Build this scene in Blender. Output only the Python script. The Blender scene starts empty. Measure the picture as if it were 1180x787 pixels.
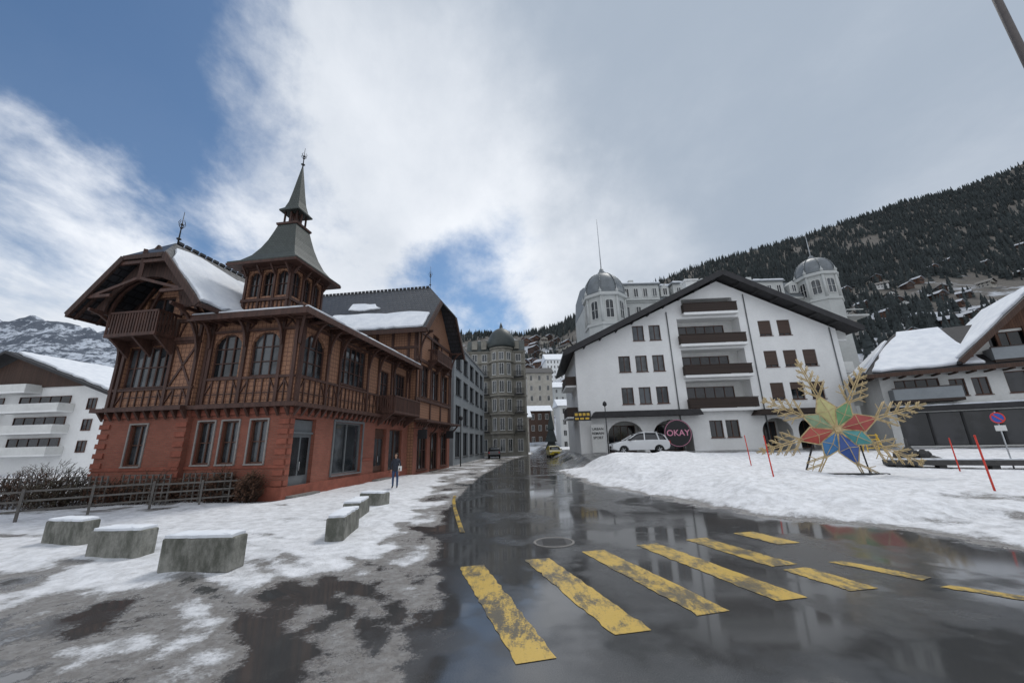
import bpy, bmesh, math, random
import numpy as np
from mathutils import Vector, Matrix
random.seed(7)
sc=bpy.context.scene
sc.view_settings.view_transform='Standard'
COL=sc.collection
# ---------------------------------------------------------------- camera
cam=bpy.data.cameras.new("camera"); co=bpy.data.objects.new("camera",cam); COL.objects.link(co)
cam.sensor_width=36; cam.lens=13.42; cam.clip_end=12000
co.matrix_world=Matrix.Translation((0,0,2.1))@Matrix.Rotation(math.radians(105),4,'X')@Matrix.Rotation(math.radians(-1.5),4,'Z')
sc.camera=co
# ---------------------------------------------------------------- node helper
class NT:
    def __init__(s,nt): s.nt=nt; s.nt.nodes.clear()
    def n(s,t,ins=None,**kw):
        nd=s.nt.nodes.new(t)
        for k,v in kw.items(): setattr(nd,k,v)
        if ins:
            for k,v in ins.items():
                sk=nd.inputs[k]
                if hasattr(v,'links') and not isinstance(v,(int,float)): s.nt.links.new(v,sk)
                else: sk.default_value=v
        return nd
    def math(s,op,a,b=0.0,c=None):
        d={0:a,1:b}
        if c is not None: d[2]=c
        return s.n('ShaderNodeMath',d,operation=op).outputs[0]
    def ss(s,x,a,b,lo=0.0,hi=1.0):
        return s.n('ShaderNodeMapRange',{'Value':x,'From Min':a,'From Max':b,'To Min':lo,'To Max':hi},interpolation_type='SMOOTHSTEP').outputs[0]
    def mix(s,f,a,b):
        nd=s.nt.nodes.new('ShaderNodeMix'); nd.data_type='RGBA'
        for i,v in ((0,f),(6,a),(7,b)):
            sk=nd.inputs[i]
            if hasattr(v,'links') and not isinstance(v,(int,float)): s.nt.links.new(v,sk)
            else: sk.default_value=v if i==0 else (*v,1) if len(v)==3 else v
        return nd.outputs[2]
    def noise(s,vec,scale,detail=4,rough=.55,dist=0):
        return s.n('ShaderNodeTexNoise',{'Vector':vec,'Scale':scale,'Detail':detail,'Roughness':rough,'Distortion':dist}).outputs[0]
    def obj(s): return s.n('ShaderNodeTexCoord').outputs['Object']
    def out(s,col,rough=.8,metal=0.0,bump=None,bs=.3,bd=.05,spec=.5,coat=0.0,emit=None):
        p=s.n('ShaderNodeBsdfPrincipled')
        def st(k,v):
            sk=p.inputs[k]
            if hasattr(v,'links') and not isinstance(v,(int,float)): s.nt.links.new(v,sk)
            else: sk.default_value=(*v,1) if isinstance(v,tuple) and len(v)==3 else v
        st('Base Color',col); st('Roughness',rough); st('Metallic',metal); st('Specular IOR Level',spec); st('Coat Weight',coat)
        if bump is not None:
            b=s.n('ShaderNodeBump',{'Height':bump,'Strength':bs,'Distance':bd}); s.nt.links.new(b.outputs[0],p.inputs['Normal'])
        o=s.n('ShaderNodeOutputMaterial'); s.nt.links.new(p.outputs[0],o.inputs[0])
def newmat(name):
    m=bpy.data.materials.new(name); m.use_nodes=True; return m,NT(m.node_tree)
def simple(name,col,rough=.7,var=.25,scale=3.0,metal=0.0,bs=.15,streak=False,spec=.4,coat=0.0):
    m,t=newmat(name); v=t.obj()
    if streak: v=t.n('ShaderNodeMapping',{'Vector':v,'Scale':(1,1,.15)}).outputs[0]
    n=t.noise(v,scale,6,.65); n2=t.noise(v,scale*9,3,.6)
    f=t.math('ADD',t.math('MULTIPLY',n,.7),t.math('MULTIPLY',n2,.3)); f=t.ss(f,.3,.7)
    a=tuple(c*(1-var) for c in col); b=tuple(min(1,c*(1+var*.7)) for c in col)
    t.out(t.mix(f,a,b),rough,metal,n2,bs,.03,spec,coat); return m
def brickm(name,c1,c2,mortar,scale,bw,rh,mort=.012,rough=.85,mode='xy',offs=.5,bs=.4,dirt=.3):
    m,t=newmat(name); v=t.obj(); sp=t.n('ShaderNodeSeparateXYZ',{0:v})
    u={'xy':t.math('ADD',sp.outputs[0],sp.outputs[1]),'x':sp.outputs[0],'y':sp.outputs[1]}[mode]
    cb=t.n('ShaderNodeCombineXYZ',{0:u,1:sp.outputs[2],2:0.0}).outputs[0]
    b=t.n('ShaderNodeTexBrick',{'Vector':cb,'Color1':(*c1,1),'Color2':(*c2,1),'Mortar':(*mortar,1),'Scale':scale,'Mortar Size':mort,'Mortar Smooth':.2,'Brick Width':bw,'Row Height':rh},offset=offs)
    n=t.noise(v,1.1,5,.65); n2=t.noise(v,22,3,.6)
    d=t.ss(n,.35,.7)
    col=t.mix(t.math('MULTIPLY',d,dirt),b.outputs[0],tuple(c*.35 for c in c1))
    col=t.mix(t.math('MULTIPLY',n2,.35),col,tuple(c*.6 for c in c2))
    h=t.math('SUBTRACT',1.0,b.outputs[1]); t.out(col,rough,0,h,bs,.03); return m
def planks(name,c,w,axis=2,rough=.75,var=.35):
    m,t=newmat(name); v=t.obj(); sp=t.n('ShaderNodeSeparateXYZ',{0:v})
    a={2:sp.outputs[2],0:t.math('ADD',sp.outputs[0],sp.outputs[1])}[axis]
    q=t.math('DIVIDE',a,w); fr=t.math('FRACT',q); fl=t.math('FLOOR',q)
    wn=t.n('ShaderNodeTexWhiteNoise',{'W':fl},noise_dimensions='1D').outputs[0]
    gap=t.math('LESS_THAN',fr,.1)
    sc_=(3,3,.5) if axis==0 else (.5,.5,4)
    n=t.noise(t.n('ShaderNodeMapping',{'Vector':v,'Scale':sc_}).outputs[0],4,5,.6)
    f=t.math('ADD',t.math('MULTIPLY',wn,.5),t.math('MULTIPLY',n,.5))
    col=t.mix(f,tuple(x*(1-var) for x in c),tuple(x*(1+var) for x in c)); col=t.mix(gap,col,tuple(x*.2 for x in c))
    t.out(col,rough,0,gap,.5,-.02); return m
M_timber=simple('dark_brown_red_timber',(.072,.034,.025),.6,.5,5,streak=True)
def panelm():
    m,t=newmat('carved_ochre_panel'); v=t.obj(); sp=t.n('ShaderNodeSeparateXYZ',{0:v})
    u=t.math('ADD',sp.outputs[0],sp.outputs[1])
    cb=t.n('ShaderNodeCombineXYZ',{0:u,1:sp.outputs[2],2:0.0}).outputs[0]
    vo=t.n('ShaderNodeTexVoronoi',{'Vector':cb,'Scale':4.5,'Randomness':.2},feature='DISTANCE_TO_EDGE').outputs[0]
    n=t.noise(v,4,5,.6); f=t.ss(vo,.04,.10)
    col=t.mix(f,(.10,.042,.027),(.34,.175,.10)); col=t.mix(t.math('MULTIPLY',n,.6),col,(.16,.075,.045))
    t.out(col,.7,0,f,.4,.02); return m
M_ochre=panelm()
M_brick=brickm('red_brick',(.31,.10,.064),(.25,.078,.05),(.22,.125,.09),1,.28,.085,.010,dirt=.35)
M_brickband=simple('red_render',(.26,.083,.054),.85,.25,3)
M_stone=simple('grey_window_trim',(.27,.25,.235),.8,.2,5)
M_slate_y=brickm('dark_slate_tiles',(.06,.062,.07),(.035,.036,.042),(.008,.008,.01),1,.42,.30,.035,.4,'y',.5,.9,.3)
M_slate_x=brickm('dark_slate_tiles_across',(.06,.062,.07),(.035,.036,.042),(.008,.008,.01),1,.42,.34,.035,.4,'x',.5,.9,.3)
M_copper=brickm('weathered_tower_shingles',(.075,.09,.08),(.048,.058,.052),(.02,.022,.02),1,.16,.14,.012,.6,'xy',.5,.5,.3)
M_soffit=planks('soffit_planks',(.055,.027,.02),.16,0)
M_darkwood=planks('dark_wood_planks',(.07,.038,.026),.14,0)
M_midwood=planks('brown_balcony_wood',(.04,.026,.02),.17,2)
M_orangewood=planks('brown_cladding',(.115,.055,.032),.16,0)
M_white=simple('white_render',(.80,.80,.79),.9,.07,.5,bs=.08)
M_offwhite=simple('offwhite_render',(.66,.66,.64),.9,.12,.6,bs=.08)
M_cream=simple('pale_stone',(.40,.375,.33),.9,.25,.6)
M_hotelstone=simple('grey_hotel_stone',(.27,.255,.22),.9,.3,.8)
M_grey=simple('grey_cladding',(.23,.25,.265),.7,.12,.7,bs=.05)
M_palewall=simple('pale_hotel_wall',(.48,.49,.475),.85,.12,.5)
M_zinc=simple('grey_zinc_dome',(.17,.185,.195),.5,.25,1.0,metal=.1)
M_darkdome=simple('dark_copper_dome',(.06,.07,.068),.5,.25,1.0,metal=.1)
M_roofdark=simple('dark_roofing',(.035,.034,.036),.7,.3,2)
M_blackmetal=simple('black_metal',(.018,.018,.02),.45,.2,4)
M_iron=simple('worn_cast_iron',(.045,.043,.042),.4,.3,9)
M_greyframe=simple('grey_shop_frame',(.14,.15,.155),.45,.15,4)
M_whiteframe=simple('white_frame_paint',(.62,.62,.6),.5,.08,4)
M_brownframe=simple('brown_frame_paint',(.09,.04,.025),.5,.25,5)
M_shutter=planks('brown_roller_shutter',(.075,.045,.033),.07,2,.6,.2)
M_granite=simple('kerb_granite',(.2,.19,.18),.85,.3,6)
M_darkstone=simple('dark_bench_stone',(.07,.068,.066),.85,.3,6)
M_weathwood=simple('weathered_fence_wood',(.13,.12,.11),.85,.35,6)
M_twig=simple('bare_twigs',(.085,.055,.04),.9,.4,8)
M_rust=simple('weathered_gold_steel',(.50,.38,.20),.5,.4,7,metal=.2)
M_redpaint=simple('red_pole_paint',(.62,.05,.03),.5,.12,6)
M_yellow=simple('yellow_paint',(.70,.45,.06),.5,.2,6)
M_tyre=simple('tyre_rubber',(.02,.02,.021),.8,.2,8)
M_alu=simple('alloy_metal',(.45,.46,.47),.35,.1,6,metal=.8)
M_mast=simple('dark_mast_metal',(.10,.085,.08),.6,.2,6)
M_blackcar=simple('dark_car_paint',(.02,.022,.026),.25,.1,2,bs=0,coat=.8)
M_whitecar=simple('white_car_paint',(.7,.71,.72),.3,.04,2,bs=0,coat=.8)
M_yellowcar=simple('yellow_car_paint',(.55,.42,.02),.3,.04,2,bs=0,coat=.8)
M_redlight=simple('red_lamp_plastic',(.45,.01,.01),.2,.1,5)
M_glasshead=simple('headlamp_glass',(.6,.62,.65),.1,.1,5)
M_pink=simple('pink_sign_lettering',(.72,.30,.42),.5,.05,3)
def glassm(name,c1=(.012,.015,.018),c2=(.11,.12,.13),r=.06):
    m,t=newmat(name); v=t.obj(); oi=t.n('ShaderNodeObjectInfo').outputs['Random']
    n=t.noise(t.n('ShaderNodeVectorMath',{0:v,1:(3.1,1.7,0.9)},operation='ADD').outputs[0],.9,2,.5)
    f=t.math('MULTIPLY',t.ss(t.math('ADD',n,t.math('MULTIPLY',oi,.35)),.5,.85),.8)
    nb=t.noise(v,1.2,1,.4)
    t.out(t.mix(f,c1,c2),r,0,nb,.05,.05,.6); return m
M_glass=glassm('window_glass'); M_glassdark=glassm('dark_window_glass',(.006,.007,.008),(.045,.045,.05),.1)  # second glass is a darker, slightly rougher variant
def snowm():
    m,t=newmat('roof_snow'); v=t.obj(); n=t.noise(v,1.2,5,.6); n2=t.noise(v,9,4,.6)
    t.out(t.mix(t.ss(n,.3,.75),(.70,.73,.78),(.84,.86,.89)),.75,0,t.math('ADD',n,t.math('MULTIPLY',n2,.3)),.5,.12,.3); return m
M_snow=snowm()
def concretem():
    m,t=newmat('weathered_concrete'); v=t.obj(); oi=t.n('ShaderNodeObjectInfo').outputs['Random']
    v2=t.n('ShaderNodeVectorMath',{0:v,1:t.n('ShaderNodeCombineXYZ',{0:t.math('MULTIPLY',oi,9.0),1:0.0,2:0.0}).outputs[0]},operation='ADD').outputs[0]
    vs=t.n('ShaderNodeMapping',{'Vector':v2,'Scale':(1,1,.45)}).outputs[0]
    n=t.noise(vs,3.4,9,.74); n2=t.noise(v2,26,5,.7)
    sp=t.n('ShaderNodeSeparateXYZ',{0:v}).outputs[2]
    dark=t.ss(t.math('ADD',n,t.math('MULTIPLY',sp,.14)),.40,.66,0,.92)
    col=t.mix(dark,(.29,.285,.255),(.075,.078,.062)); col=t.mix(t.ss(n2,.4,.7,0,.45),col,(.15,.15,.13))
    t.out(col,.9,0,n2,.5,.02); return m
M_concrete=concretem()
# ---------------------------------------------------------------- mesh builder
class MB:
    def __init__(s): s.v=[]; s.f=[]; s.m=[]; s.T=Matrix.Identity(4); s.sm=[]
    def _a(s,pts):
        b=len(s.v); s.v+= [tuple(s.T@Vector(p)) for p in pts]; return b
    def face(s,pts,m=0,sm=False):
        b=s._a(pts); s.f.append(list(range(b,b+len(pts)))); s.m.append(m); s.sm.append(sm)
    def fs(s,b,fl,m,sm=False):
        for f in fl: s.f.append([b+i for i in f]); s.m.append(m); s.sm.append(sm)
    def box(s,x0,x1,y0,y1,z0,z1,m=0):
        b=s._a([(x0,y0,z0),(x1,y0,z0),(x1,y1,z0),(x0,y1,z0),(x0,y0,z1),(x1,y0,z1),(x1,y1,z1),(x0,y1,z1)])
        s.fs(b,[(3,2,1,0),(4,5,6,7),(0,1,5,4),(1,2,6,5),(2,3,7,6),(3,0,4,7)],m)
    def extr(s,pts,d,m=0):
        n=len(pts); d=Vector(d); b=s._a(list(pts)+[tuple(Vector(p)+d) for p in pts])
        s.fs(b,[list(range(n))[::-1],list(range(n,2*n))]+[(i,(i+1)%n,n+(i+1)%n,n+i) for i in range(n)],m)
    def pxz(s,pts,y0,y1,m=0): s.extr([(x,y0,z) for x,z in pts],(0,y1-y0,0),m)
    def pxy(s,pts,z0,z1,m=0): s.extr([(x,y,z0) for x,y in pts],(0,0,z1-z0),m)
    def slab(s,pts,th,m=0): s.extr([(p[0],p[1],p[2]-th) for p in pts],(0,0,th),m)
    def lathe(s,cx,cy,prof,n=16,m=0,ph=0.0,sm=True,cap=True):
        rings=[]
        for r,z in prof:
            rings.append(s._a([(cx+r*math.cos(ph+2*math.pi*i/n),cy+r*math.sin(ph+2*math.pi*i/n),z) for i in range(n)]))
        for a,b in zip(rings,rings[1:]):
            for i in range(n):
                j=(i+1)%n; s.f.append([a+i,a+j,b+j,b+i]); s.m.append(m); s.sm.append(sm)
        if cap:
            s.f.append([rings[0]+i for i in range(n)][::-1]); s.m.append(m); s.sm.append(False)
            s.f.append([rings[-1]+i for i in range(n)]); s.m.append(m); s.sm.append(False)
    def cyl(s,cx,cy,z0,z1,r0,r1=None,n=10,m=0,ph=0.0,sm=True): s.lathe(cx,cy,[(r0,z0),(r0 if r1 is None else r1,z1)],n,m,ph,sm)
    def tube(s,p0,p1,r0,r1=None,n=8,m=0,sm=True):
        if r1 is None: r1=r0
        p0=Vector(p0);p1=Vector(p1); d=(p1-p0).normalized(); a=d.orthogonal().normalized(); b=d.cross(a)
        A=s._a([p0+(a*math.cos(t)+b*math.sin(t))*r0 for t in [2*math.pi*i/n for i in range(n)]])
        B=s._a([p1+(a*math.cos(t)+b*math.sin(t))*r1 for t in [2*math.pi*i/n for i in range(n)]])
        for i in range(n):
            j=(i+1)%n; s.f.append([A+i,A+j,B+j,B+i]); s.m.append(m); s.sm.append(sm)
        s.f.append([A+i for i in range(n)][::-1]); s.f.append([B+i for i in range(n)]); s.m+=[m,m]; s.sm+=[False,False]
    def beam(s,p0,p1,w,h=None,m=0,up=(0,0,1)):
        h=h or w; p0=Vector(p0);p1=Vector(p1); d=(p1-p0).normalized(); a=d.cross(Vector(up))
        if a.length<1e-3: a=d.orthogonal()
        a.normalize(); b=a.cross(d)
        q=[p0+a*i*w/2+b*j*h/2 for i,j in((-1,-1),(1,-1),(1,1),(-1,1))]
        s.extr([tuple(x) for x in q],p1-p0,m)
    def mesh(s,name,mats,smooth=None):
        me=bpy.data.meshes.new(name); me.from_pydata(s.v,[],s.f)
        for m in mats: me.materials.append(m)
        me.polygons.foreach_set('material_index',s.m); me.polygons.foreach_set('use_smooth',s.sm)
        me.update()
        bm=bmesh.new(); bm.from_mesh(me); bmesh.ops.recalc_face_normals(bm,faces=bm.faces)
        bm.to_mesh(me); bm.free()
        return me
def obj(name,me,parent=None,M=None,label=None,cat=None,group=None,kind=None):
    if isinstance(me,tuple): me=me[0].mesh(name,me[1])
    o=bpy.data.objects.new(name,me); COL.objects.link(o)
    if parent: o.parent=parent
    if M is not None: o.matrix_basis=M
    if label: o['label']=label
    if cat: o['category']=cat
    if group: o['group']=group
    if kind: o['kind']=kind
    return o
def empty(name,M,label,cat,group=None):
    o=obj(name,None,None,M,label,cat,group); o.empty_display_size=.3; return o
def FR(x,y,z,yaw): return Matrix.Translation((x,y,z))@Matrix.Rotation(math.radians(yaw),4,'Z')
def wall(mb,M,outline,holes,depth=.25,m=0,mr=None):
    bm=bmesh.new(); bm.faces.new([bm.verts.new((x,0,z)) for x,z in outline])
    xs=sorted({h[i] for h in holes for i in(0,1)}); zs=sorted({h[i] for h in holes for i in(2,3)})
    for x in xs: bmesh.ops.bisect_plane(bm,geom=bm.verts[:]+bm.edges[:]+bm.faces[:],plane_co=(x,0,0),plane_no=(1,0,0))
    for z in zs: bmesh.ops.bisect_plane(bm,geom=bm.verts[:]+bm.edges[:]+bm.faces[:],plane_co=(0,0,z),plane_no=(0,0,1))
    old=mb.T; mb.T=old@M
    for f in bm.faces:
        c=f.calc_center_median()
        if any(h[0]<c.x<h[1] and h[2]<c.z<h[3] for h in holes): continue
        mb.face([tuple(v.co) for v in f.verts],m)
    bm.free(); mr=m if mr is None else mr
    for x0,x1,z0,z1 in [h[:4] for h in holes]:
        d=depth
        mb.face([(x0,0,z0),(x0,d,z0),(x0,d,z1),(x0,0,z1)],mr); mb.face([(x1,0,z0),(x1,0,z1),(x1,d,z1),(x1,d,z0)],mr)
        mb.face([(x0,0,z1),(x0,d,z1),(x1,d,z1),(x1,0,z1)],mr); mb.face([(x0,0,z0),(x1,0,z0),(x1,d,z0),(x0,d,z0)],mr)
    mb.T=old
WC={}
def window(parent,M,x,z,w,h,nx=2,nz=1,fr=None,gl=None,sill=True,rec=.16,arch=0,sp=None,fw=.07,name='window',label=None,trim=0,tm=None):
    fr=fr or M_whiteframe; gl=gl or M_glass
    key=(round(w,2),round(h,2),nx,nz,fr.name,gl.name,sill,rec,arch,sp.name if sp else '',fw,trim,tm.name if tm else '')
    if key not in WC:
        b=MB()
        b.face([(0,rec+.03,0),(w,rec+.03,0),(w,rec+.03,h),(0,rec+.03,h)],1)
        for a in((0,fw,0,h),(w-fw,w,0,h),(fw,w-fw,0,fw),(fw,w-fw,h-fw,h)): b.box(a[0],a[1],rec-.05,rec+.05,a[2],a[3],0)
        for i in range(1,nx): c=w*i/nx; b.box(c-fw*.45,c+fw*.45,rec-.035,rec+.045,fw,h-fw,0)
        for i in range(1,nz): c=h*i/nz; b.box(fw,w-fw,rec-.025,rec+.04,c-fw*.3,c+fw*.3,0)
        if sill: b.box(-.06,w+.06,-.09,rec,-.07,.0-.002,2)
        if trim:
            for a in((-trim,0,-.07,h+trim),(w,w+trim,-.07,h+trim),(0,w,h,h+trim)): b.box(a[0],a[1],-.05,.0,a[2],a[3],2)
        if arch:
            n=8
            for s_ in(-1,1):
                pts=[(w/2+s_*w/2,h+.003),(w/2,h+.003)]
                pts+=[(w/2+s_*(w/2)*math.sin(math.pi/2*i/n),h-arch+arch*math.cos(math.pi/2*i/n)) for i in range(n+1)]
                b.pxz(pts,.02,rec+.02,3)
        WC[key]=b.mesh('window',[fr,gl,tm or (fr if not sill else (sp or fr)),sp or fr])
    return obj(name,WC[key],parent,M@Matrix.Translation((x,0,z)),label)
def patch(mb,o,e1,e2,pts,th=.14,jit=.25,m=0,seed=0,step=.5):
    """snow sheet lying on a sloped plane with an irregular outline"""
    o=Vector(o);e1=Vector(e1);e2=Vector(e2); nrm=e1.cross(e2).normalized()
    if nrm.z<0: nrm=-nrm
    L1=e1.length;L2=e2.length; out=[]; rr=random.Random(seed)
    n=len(pts)
    for i in range(n):
        a=pts[i];b=pts[(i+1)%n]; L=math.hypot((b[0]-a[0])*L1,(b[1]-a[1])*L2); k=max(1,int(L/step))
        for j in range(k):
            t=j/k; q=[a[0]+(b[0]-a[0])*t,a[1]+(b[1]-a[1])*t]
            q[0]+=rr.uniform(-jit,jit)/L1; q[1]+=rr.uniform(-jit,jit)/L2
            out.append(o+e1*q[0]+e2*q[1])
    c=sum(out,Vector())/len(out); N=len(out)
    bot=mb._a(out); mid=mb._a([p+nrm*th*.7 for p in out]); top=mb._a([p+(c-p).normalized()*min(.12,(c-p).length*.3)+nrm*th for p in out])
    for i in range(N):
        j=(i+1)%N
        mb.fs(0,[(bot+i,bot+j,mid+j,mid+i),(mid+i,mid+j,top+j,top+i)],m,False)
    mb.f.append([top+i for i in range(N)]); mb.m.append(m); mb.sm.append(False)
def text(parent,s,size,M,mat,name='lettering'):
    cu=bpy.data.curves.new('t','FONT'); cu.body=s; cu.size=size; cu.extrude=.01; cu.offset=.012*size; cu.align_x='CENTER'; cu.align_y='CENTER'
    to=bpy.data.objects.new('t',cu); COL.objects.link(to)
    dg=bpy.context.evaluated_depsgraph_get(); me=bpy.data.meshes.new_from_object(to.evaluated_get(dg)); bpy.data.objects.remove(to)
    me.materials.clear(); me.materials.append(mat)
    return obj(name,me,parent,M@Matrix.Rotation(math.pi/2,4,'X'))
# ---------------------------------------------------------------- numpy noise
def vn(x,y,s=0):
    xi=np.floor(x);yi=np.floor(y);fx=x-xi;fy=y-yi; fx=fx*fx*(3-2*fx); fy=fy*fy*(3-2*fy)
    h=lambda a,b: np.modf(np.abs(np.sin(a*127.1+b*311.7+s*74.7)*43758.5453))[0]
    return (h(xi,yi)*(1-fx)+h(xi+1,yi)*fx)*(1-fy)+(h(xi,yi+1)*(1-fx)+h(xi+1,yi+1)*fx)*fy
def fbm(x,y,s=0,o=4):
    r=0;a=.5;t=0
    for i in range(o): r=r+a*vn(x*2**i,y*2**i,s+i); t+=a; a*=.5
    return r/t
def sst(x,a,b): t=np.clip((x-a)/(b-a),0,1); return t*t*(3-2*t)
def sd(X,Y,poly):
    d=np.full(X.shape,1e9); ins=np.zeros(X.shape,bool); n=len(poly)
    for i in range(n):
        ax,ay=poly[i];bx,by=poly[(i+1)%n]; ex,ey=bx-ax,by-ay; t=np.clip(((X-ax)*ex+(Y-ay)*ey)/(ex*ex+ey*ey),0,1)
        d=np.minimum(d,np.hypot(X-ax-t*ex,Y-ay-t*ey))
        c=((ay>Y)!=(by>Y))&(X<(bx-ax)*(Y-ay)/((by-ay) if by!=ay else 1e-9)+ax); ins^=c
    return np.where(ins,d,-d)
ISL=[(3.6,31),(3.9,27),(4.4,21.6),(5.6,15.6),(6.6,11.9),(8.3,10.2),(9.0,8.0),(10.5,6.2),(14,4.0),(70,-2),(70,30),(30,31),(12,33),(6,33)]
SNL=[(-12,8.6),(-9.9,8.1),(-7,6.95),(-3.8,5.8),(-3.3,6.5),(-3.0,8.6),(-3.3,13.6),(-5.0,31),(-9,31),(-10.5,17),(-30,24),(-70,24),(-70,10)]
SLU=[(-6,3.2),(-1.6,3.4),(-1.4,6),(-1.9,8.4),(-2.7,13.5),(-2.9,20),(-2.8,31),(-3,60),(-9,60),(-9,16),(-5,8),(-4.5,5.5)]
RGT=[(5.6,33),(70,31),(70,70),(5.6,70)]
ROAD=[(-2,2),(-1.0,5),(-1.7,8.4),(-2.45,13.5),(-2.5,20),(-2.3,31),(-.5,54),(3.2,82),(4,140),(9,140),(7.9,78),(6.8,60),(4.6,33),(3.9,27),(4.4,21.6),(5.6,15.6),(6.6,11.9),(8.3,10.2),(9.0,8.0),(10.5,6.2),(14,4.0),(70,-2),(70,-8),(-2,-8)]
def gfun(X,Y):
    X=np.asarray(X,float);Y=np.asarray(Y,float)
    z=.9*sst(Y,22,32)*sst(X,4.8,7.5)
    n2=fbm(X*1.7,Y*1.7,9,4); n5=fbm(X*.8,Y*.8,17,3)
    di=sd(X,Y,ISL)+(n5-.5)*1.3; n=fbm(X*.45,Y*.45,3,4)
    heap=sst(di,0,2.6)*(.16+1.0*n*sst(17-X,0,5))*sst(Y,9,14)
    heap=np.where(Y>28,heap*sst(33-Y,0,5),heap)
    z=z+np.where(di>0,heap*.72+(.16*n2-.02+.13*(n5-.4))*sst(di,0,.6)*np.where((X<19),1,.5),0)
    dl=sd(X,Y,SNL); z=z+np.where(dl>0,sst(dl,0,.8)*(.02+.09*n2),0)
    return z,di,dl,n,n2
def gz(x,y): return float(gfun(np.array([x]),np.array([y]))[0][0])
# ---------------------------------------------------------------- ground
def ground():
    NX,NY=560,500
    k=np.linspace(-2.7,2.7,NX); s=np.geomspace(5,190,NY)
    K,S=np.meshgrid(k,s); X=K*S; Y=S-7
    Z,di,dl,n,n2=gfun(X,Y)
    n3=fbm(X*.9,Y*.9,21,5); n4=fbm(X*.3,Y*.22,33,3); n6=fbm(X*3.2,Y*2.2,51,3)
    m=np.full(X.shape,.36)+ (n3-.5)*.7+ (n4-.5)*.4
    ds=sd(X,Y,SLU); m=np.where(ds>-.4,np.maximum(m,.40+(n3-.5)*.95+(n6-.5)*.3+.06*sst(ds,-.4,.3)),m)
    dr=sd(X,Y,ROAD)+(n3-.5)*.7; rd=sst(dr,-.25,.5); m=m*(1-rd)+rd*(.04+.10*n3)
    bl=sst(dl,-3.0,-.2); m=np.where((dl<0)&(X<-2.2)&(Y<9),.24+(n3-.5)*1.0+.14*bl+(n6-.5)*.35,m)
    dlw=dl+(n3-.5)*1.3
    m=np.where(dlw>-.4,np.maximum(m,(.36+.47*sst(dlw,-.4,.7)+(n3-.5)*.80+(n6-.5)*.25)),m)
    m=np.where(di>-.5,np.maximum(m*.6,.34+.56*sst(di,-.5,.7)+(n3-.5)*.45-.22*sst(di,1.8,.1)*(n4)),m)
    ap=sst(X,8,12)*sst(15.5-Y,0,5); m=m-ap*np.clip(.74-n3,0,1)*.75*(di>-.5)
    for cx,cy,r in((-14,-6,17.0),(-14,-6,15.4),(-16,-9,21.5),(-16,-9,20.0),(-20,-6,24.3)):
        q=np.hypot(X-cx,Y-cy)-r+ (n4-.5)*1.2; m=m-.24*np.exp(-(q/.2)**2)*(X<-1.5)*(Y<20)
    pl=sd(X,Y,RGT); m=np.where(pl>0,.30+(n3-.5)*.8+(n4-.5)*.7,m)
    m=np.where(Y>70,np.where(rd>.5,.1,.75),m)
    m=np.where((X<-13)&(Y>15)&(Y<35),.5+(n3-.5)*1.1,m); m=np.where((X<-12)&(Y>35),.75,m)
    me=bpy.data.meshes.new('ground')
    V=np.stack([X,Y,Z],-1).reshape(-1,3); idx=np.arange(NX*NY).reshape(NY,NX)
    F=np.stack([idx[:-1,:-1],idx[:-1,1:],idx[1:,1:],idx[1:,:-1]],-1).reshape(-1,4)
    me.vertices.add(len(V)); me.vertices.foreach_set('co',V.ravel()); me.loops.add(F.size); me.loops.foreach_set('vertex_index',F.ravel())
    me.polygons.add(len(F)); me.polygons.foreach_set('loop_start',np.arange(0,F.size,4)); me.polygons.foreach_set('loop_total',np.full(len(F),4)); me.update()
    me.polygons.foreach_set('use_smooth',np.ones(len(F),bool))
    a=me.attributes.new('cover','FLOAT','POINT'); a.data.foreach_set('value',np.clip(m,0,1).ravel().astype(np.float32))
    mt,t=newmat('snow_slush_wet_asphalt'); v=t.obj()
    at=t.n('ShaderNodeAttribute',attribute_name='cover').outputs['Fac']
    f1=t.noise(v,3.2,7,.68); f2=t.noise(v,22,5,.7); f3=t.noise(v,.45,4,.6); f4=t.noise(v,90,2,.6); f5=t.noise(v,7.5,5,.6)
    c=t.math('ADD',at,t.math('MULTIPLY',t.math('SUBTRACT',f1,.5),.50)); c=t.math('ADD',c,t.math('MULTIPLY',t.math('SUBTRACT',f2,.5),.30))
    asp=t.mix(t.ss(f3,.35,.65),(.024,.025,.027),(.055,.055,.055)); asp=t.mix(t.ss(f4,.35,.7,0,.45),asp,(.095,.095,.095)); asp=t.mix(t.ss(f1,.5,.75,0,.4),asp,(.085,.082,.078))
    sl=t.mix(f2,(.11,.10,.09),(.34,.32,.305)); sl=t.mix(t.ss(f5,.4,.65,0,.6),sl,(.40,.39,.385))
    sn=t.mix(t.ss(f1,.3,.7),(.57,.575,.59),(.84,.85,.88)); sn=t.mix(t.ss(f5,.57,.74,0,.5),sn,(.40,.38,.36))
    col=t.mix(t.ss(c,.20,.36),asp,sl); col=t.mix(t.ss(c,.42,.60),col,sn)
    wet=t.ss(f3,.34,.54)
    ra=t.n('ShaderNodeMapRange',{'Value':wet,'To Min':.26,'To Max':.03}).outputs[0]; ra=t.math('ADD',ra,t.math('MULTIPLY',f4,.08))
    rs=t.ss(c,.22,.46); rough=t.math('ADD',t.math('MULTIPLY',ra,t.math('SUBTRACT',1.0,rs)),t.math('MULTIPLY',rs,.76))
    hh=t.math('ADD',t.math('MULTIPLY',t.ss(c,.25,.7),1.1),t.math('MULTIPLY',f2,t.math('MULTIPLY',t.ss(c,.2,.6),.7)))
    hh=t.math('ADD',hh,t.math('MULTIPLY',f5,t.math('MULTIPLY',t.ss(c,.3,.6),1.1)))
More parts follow.
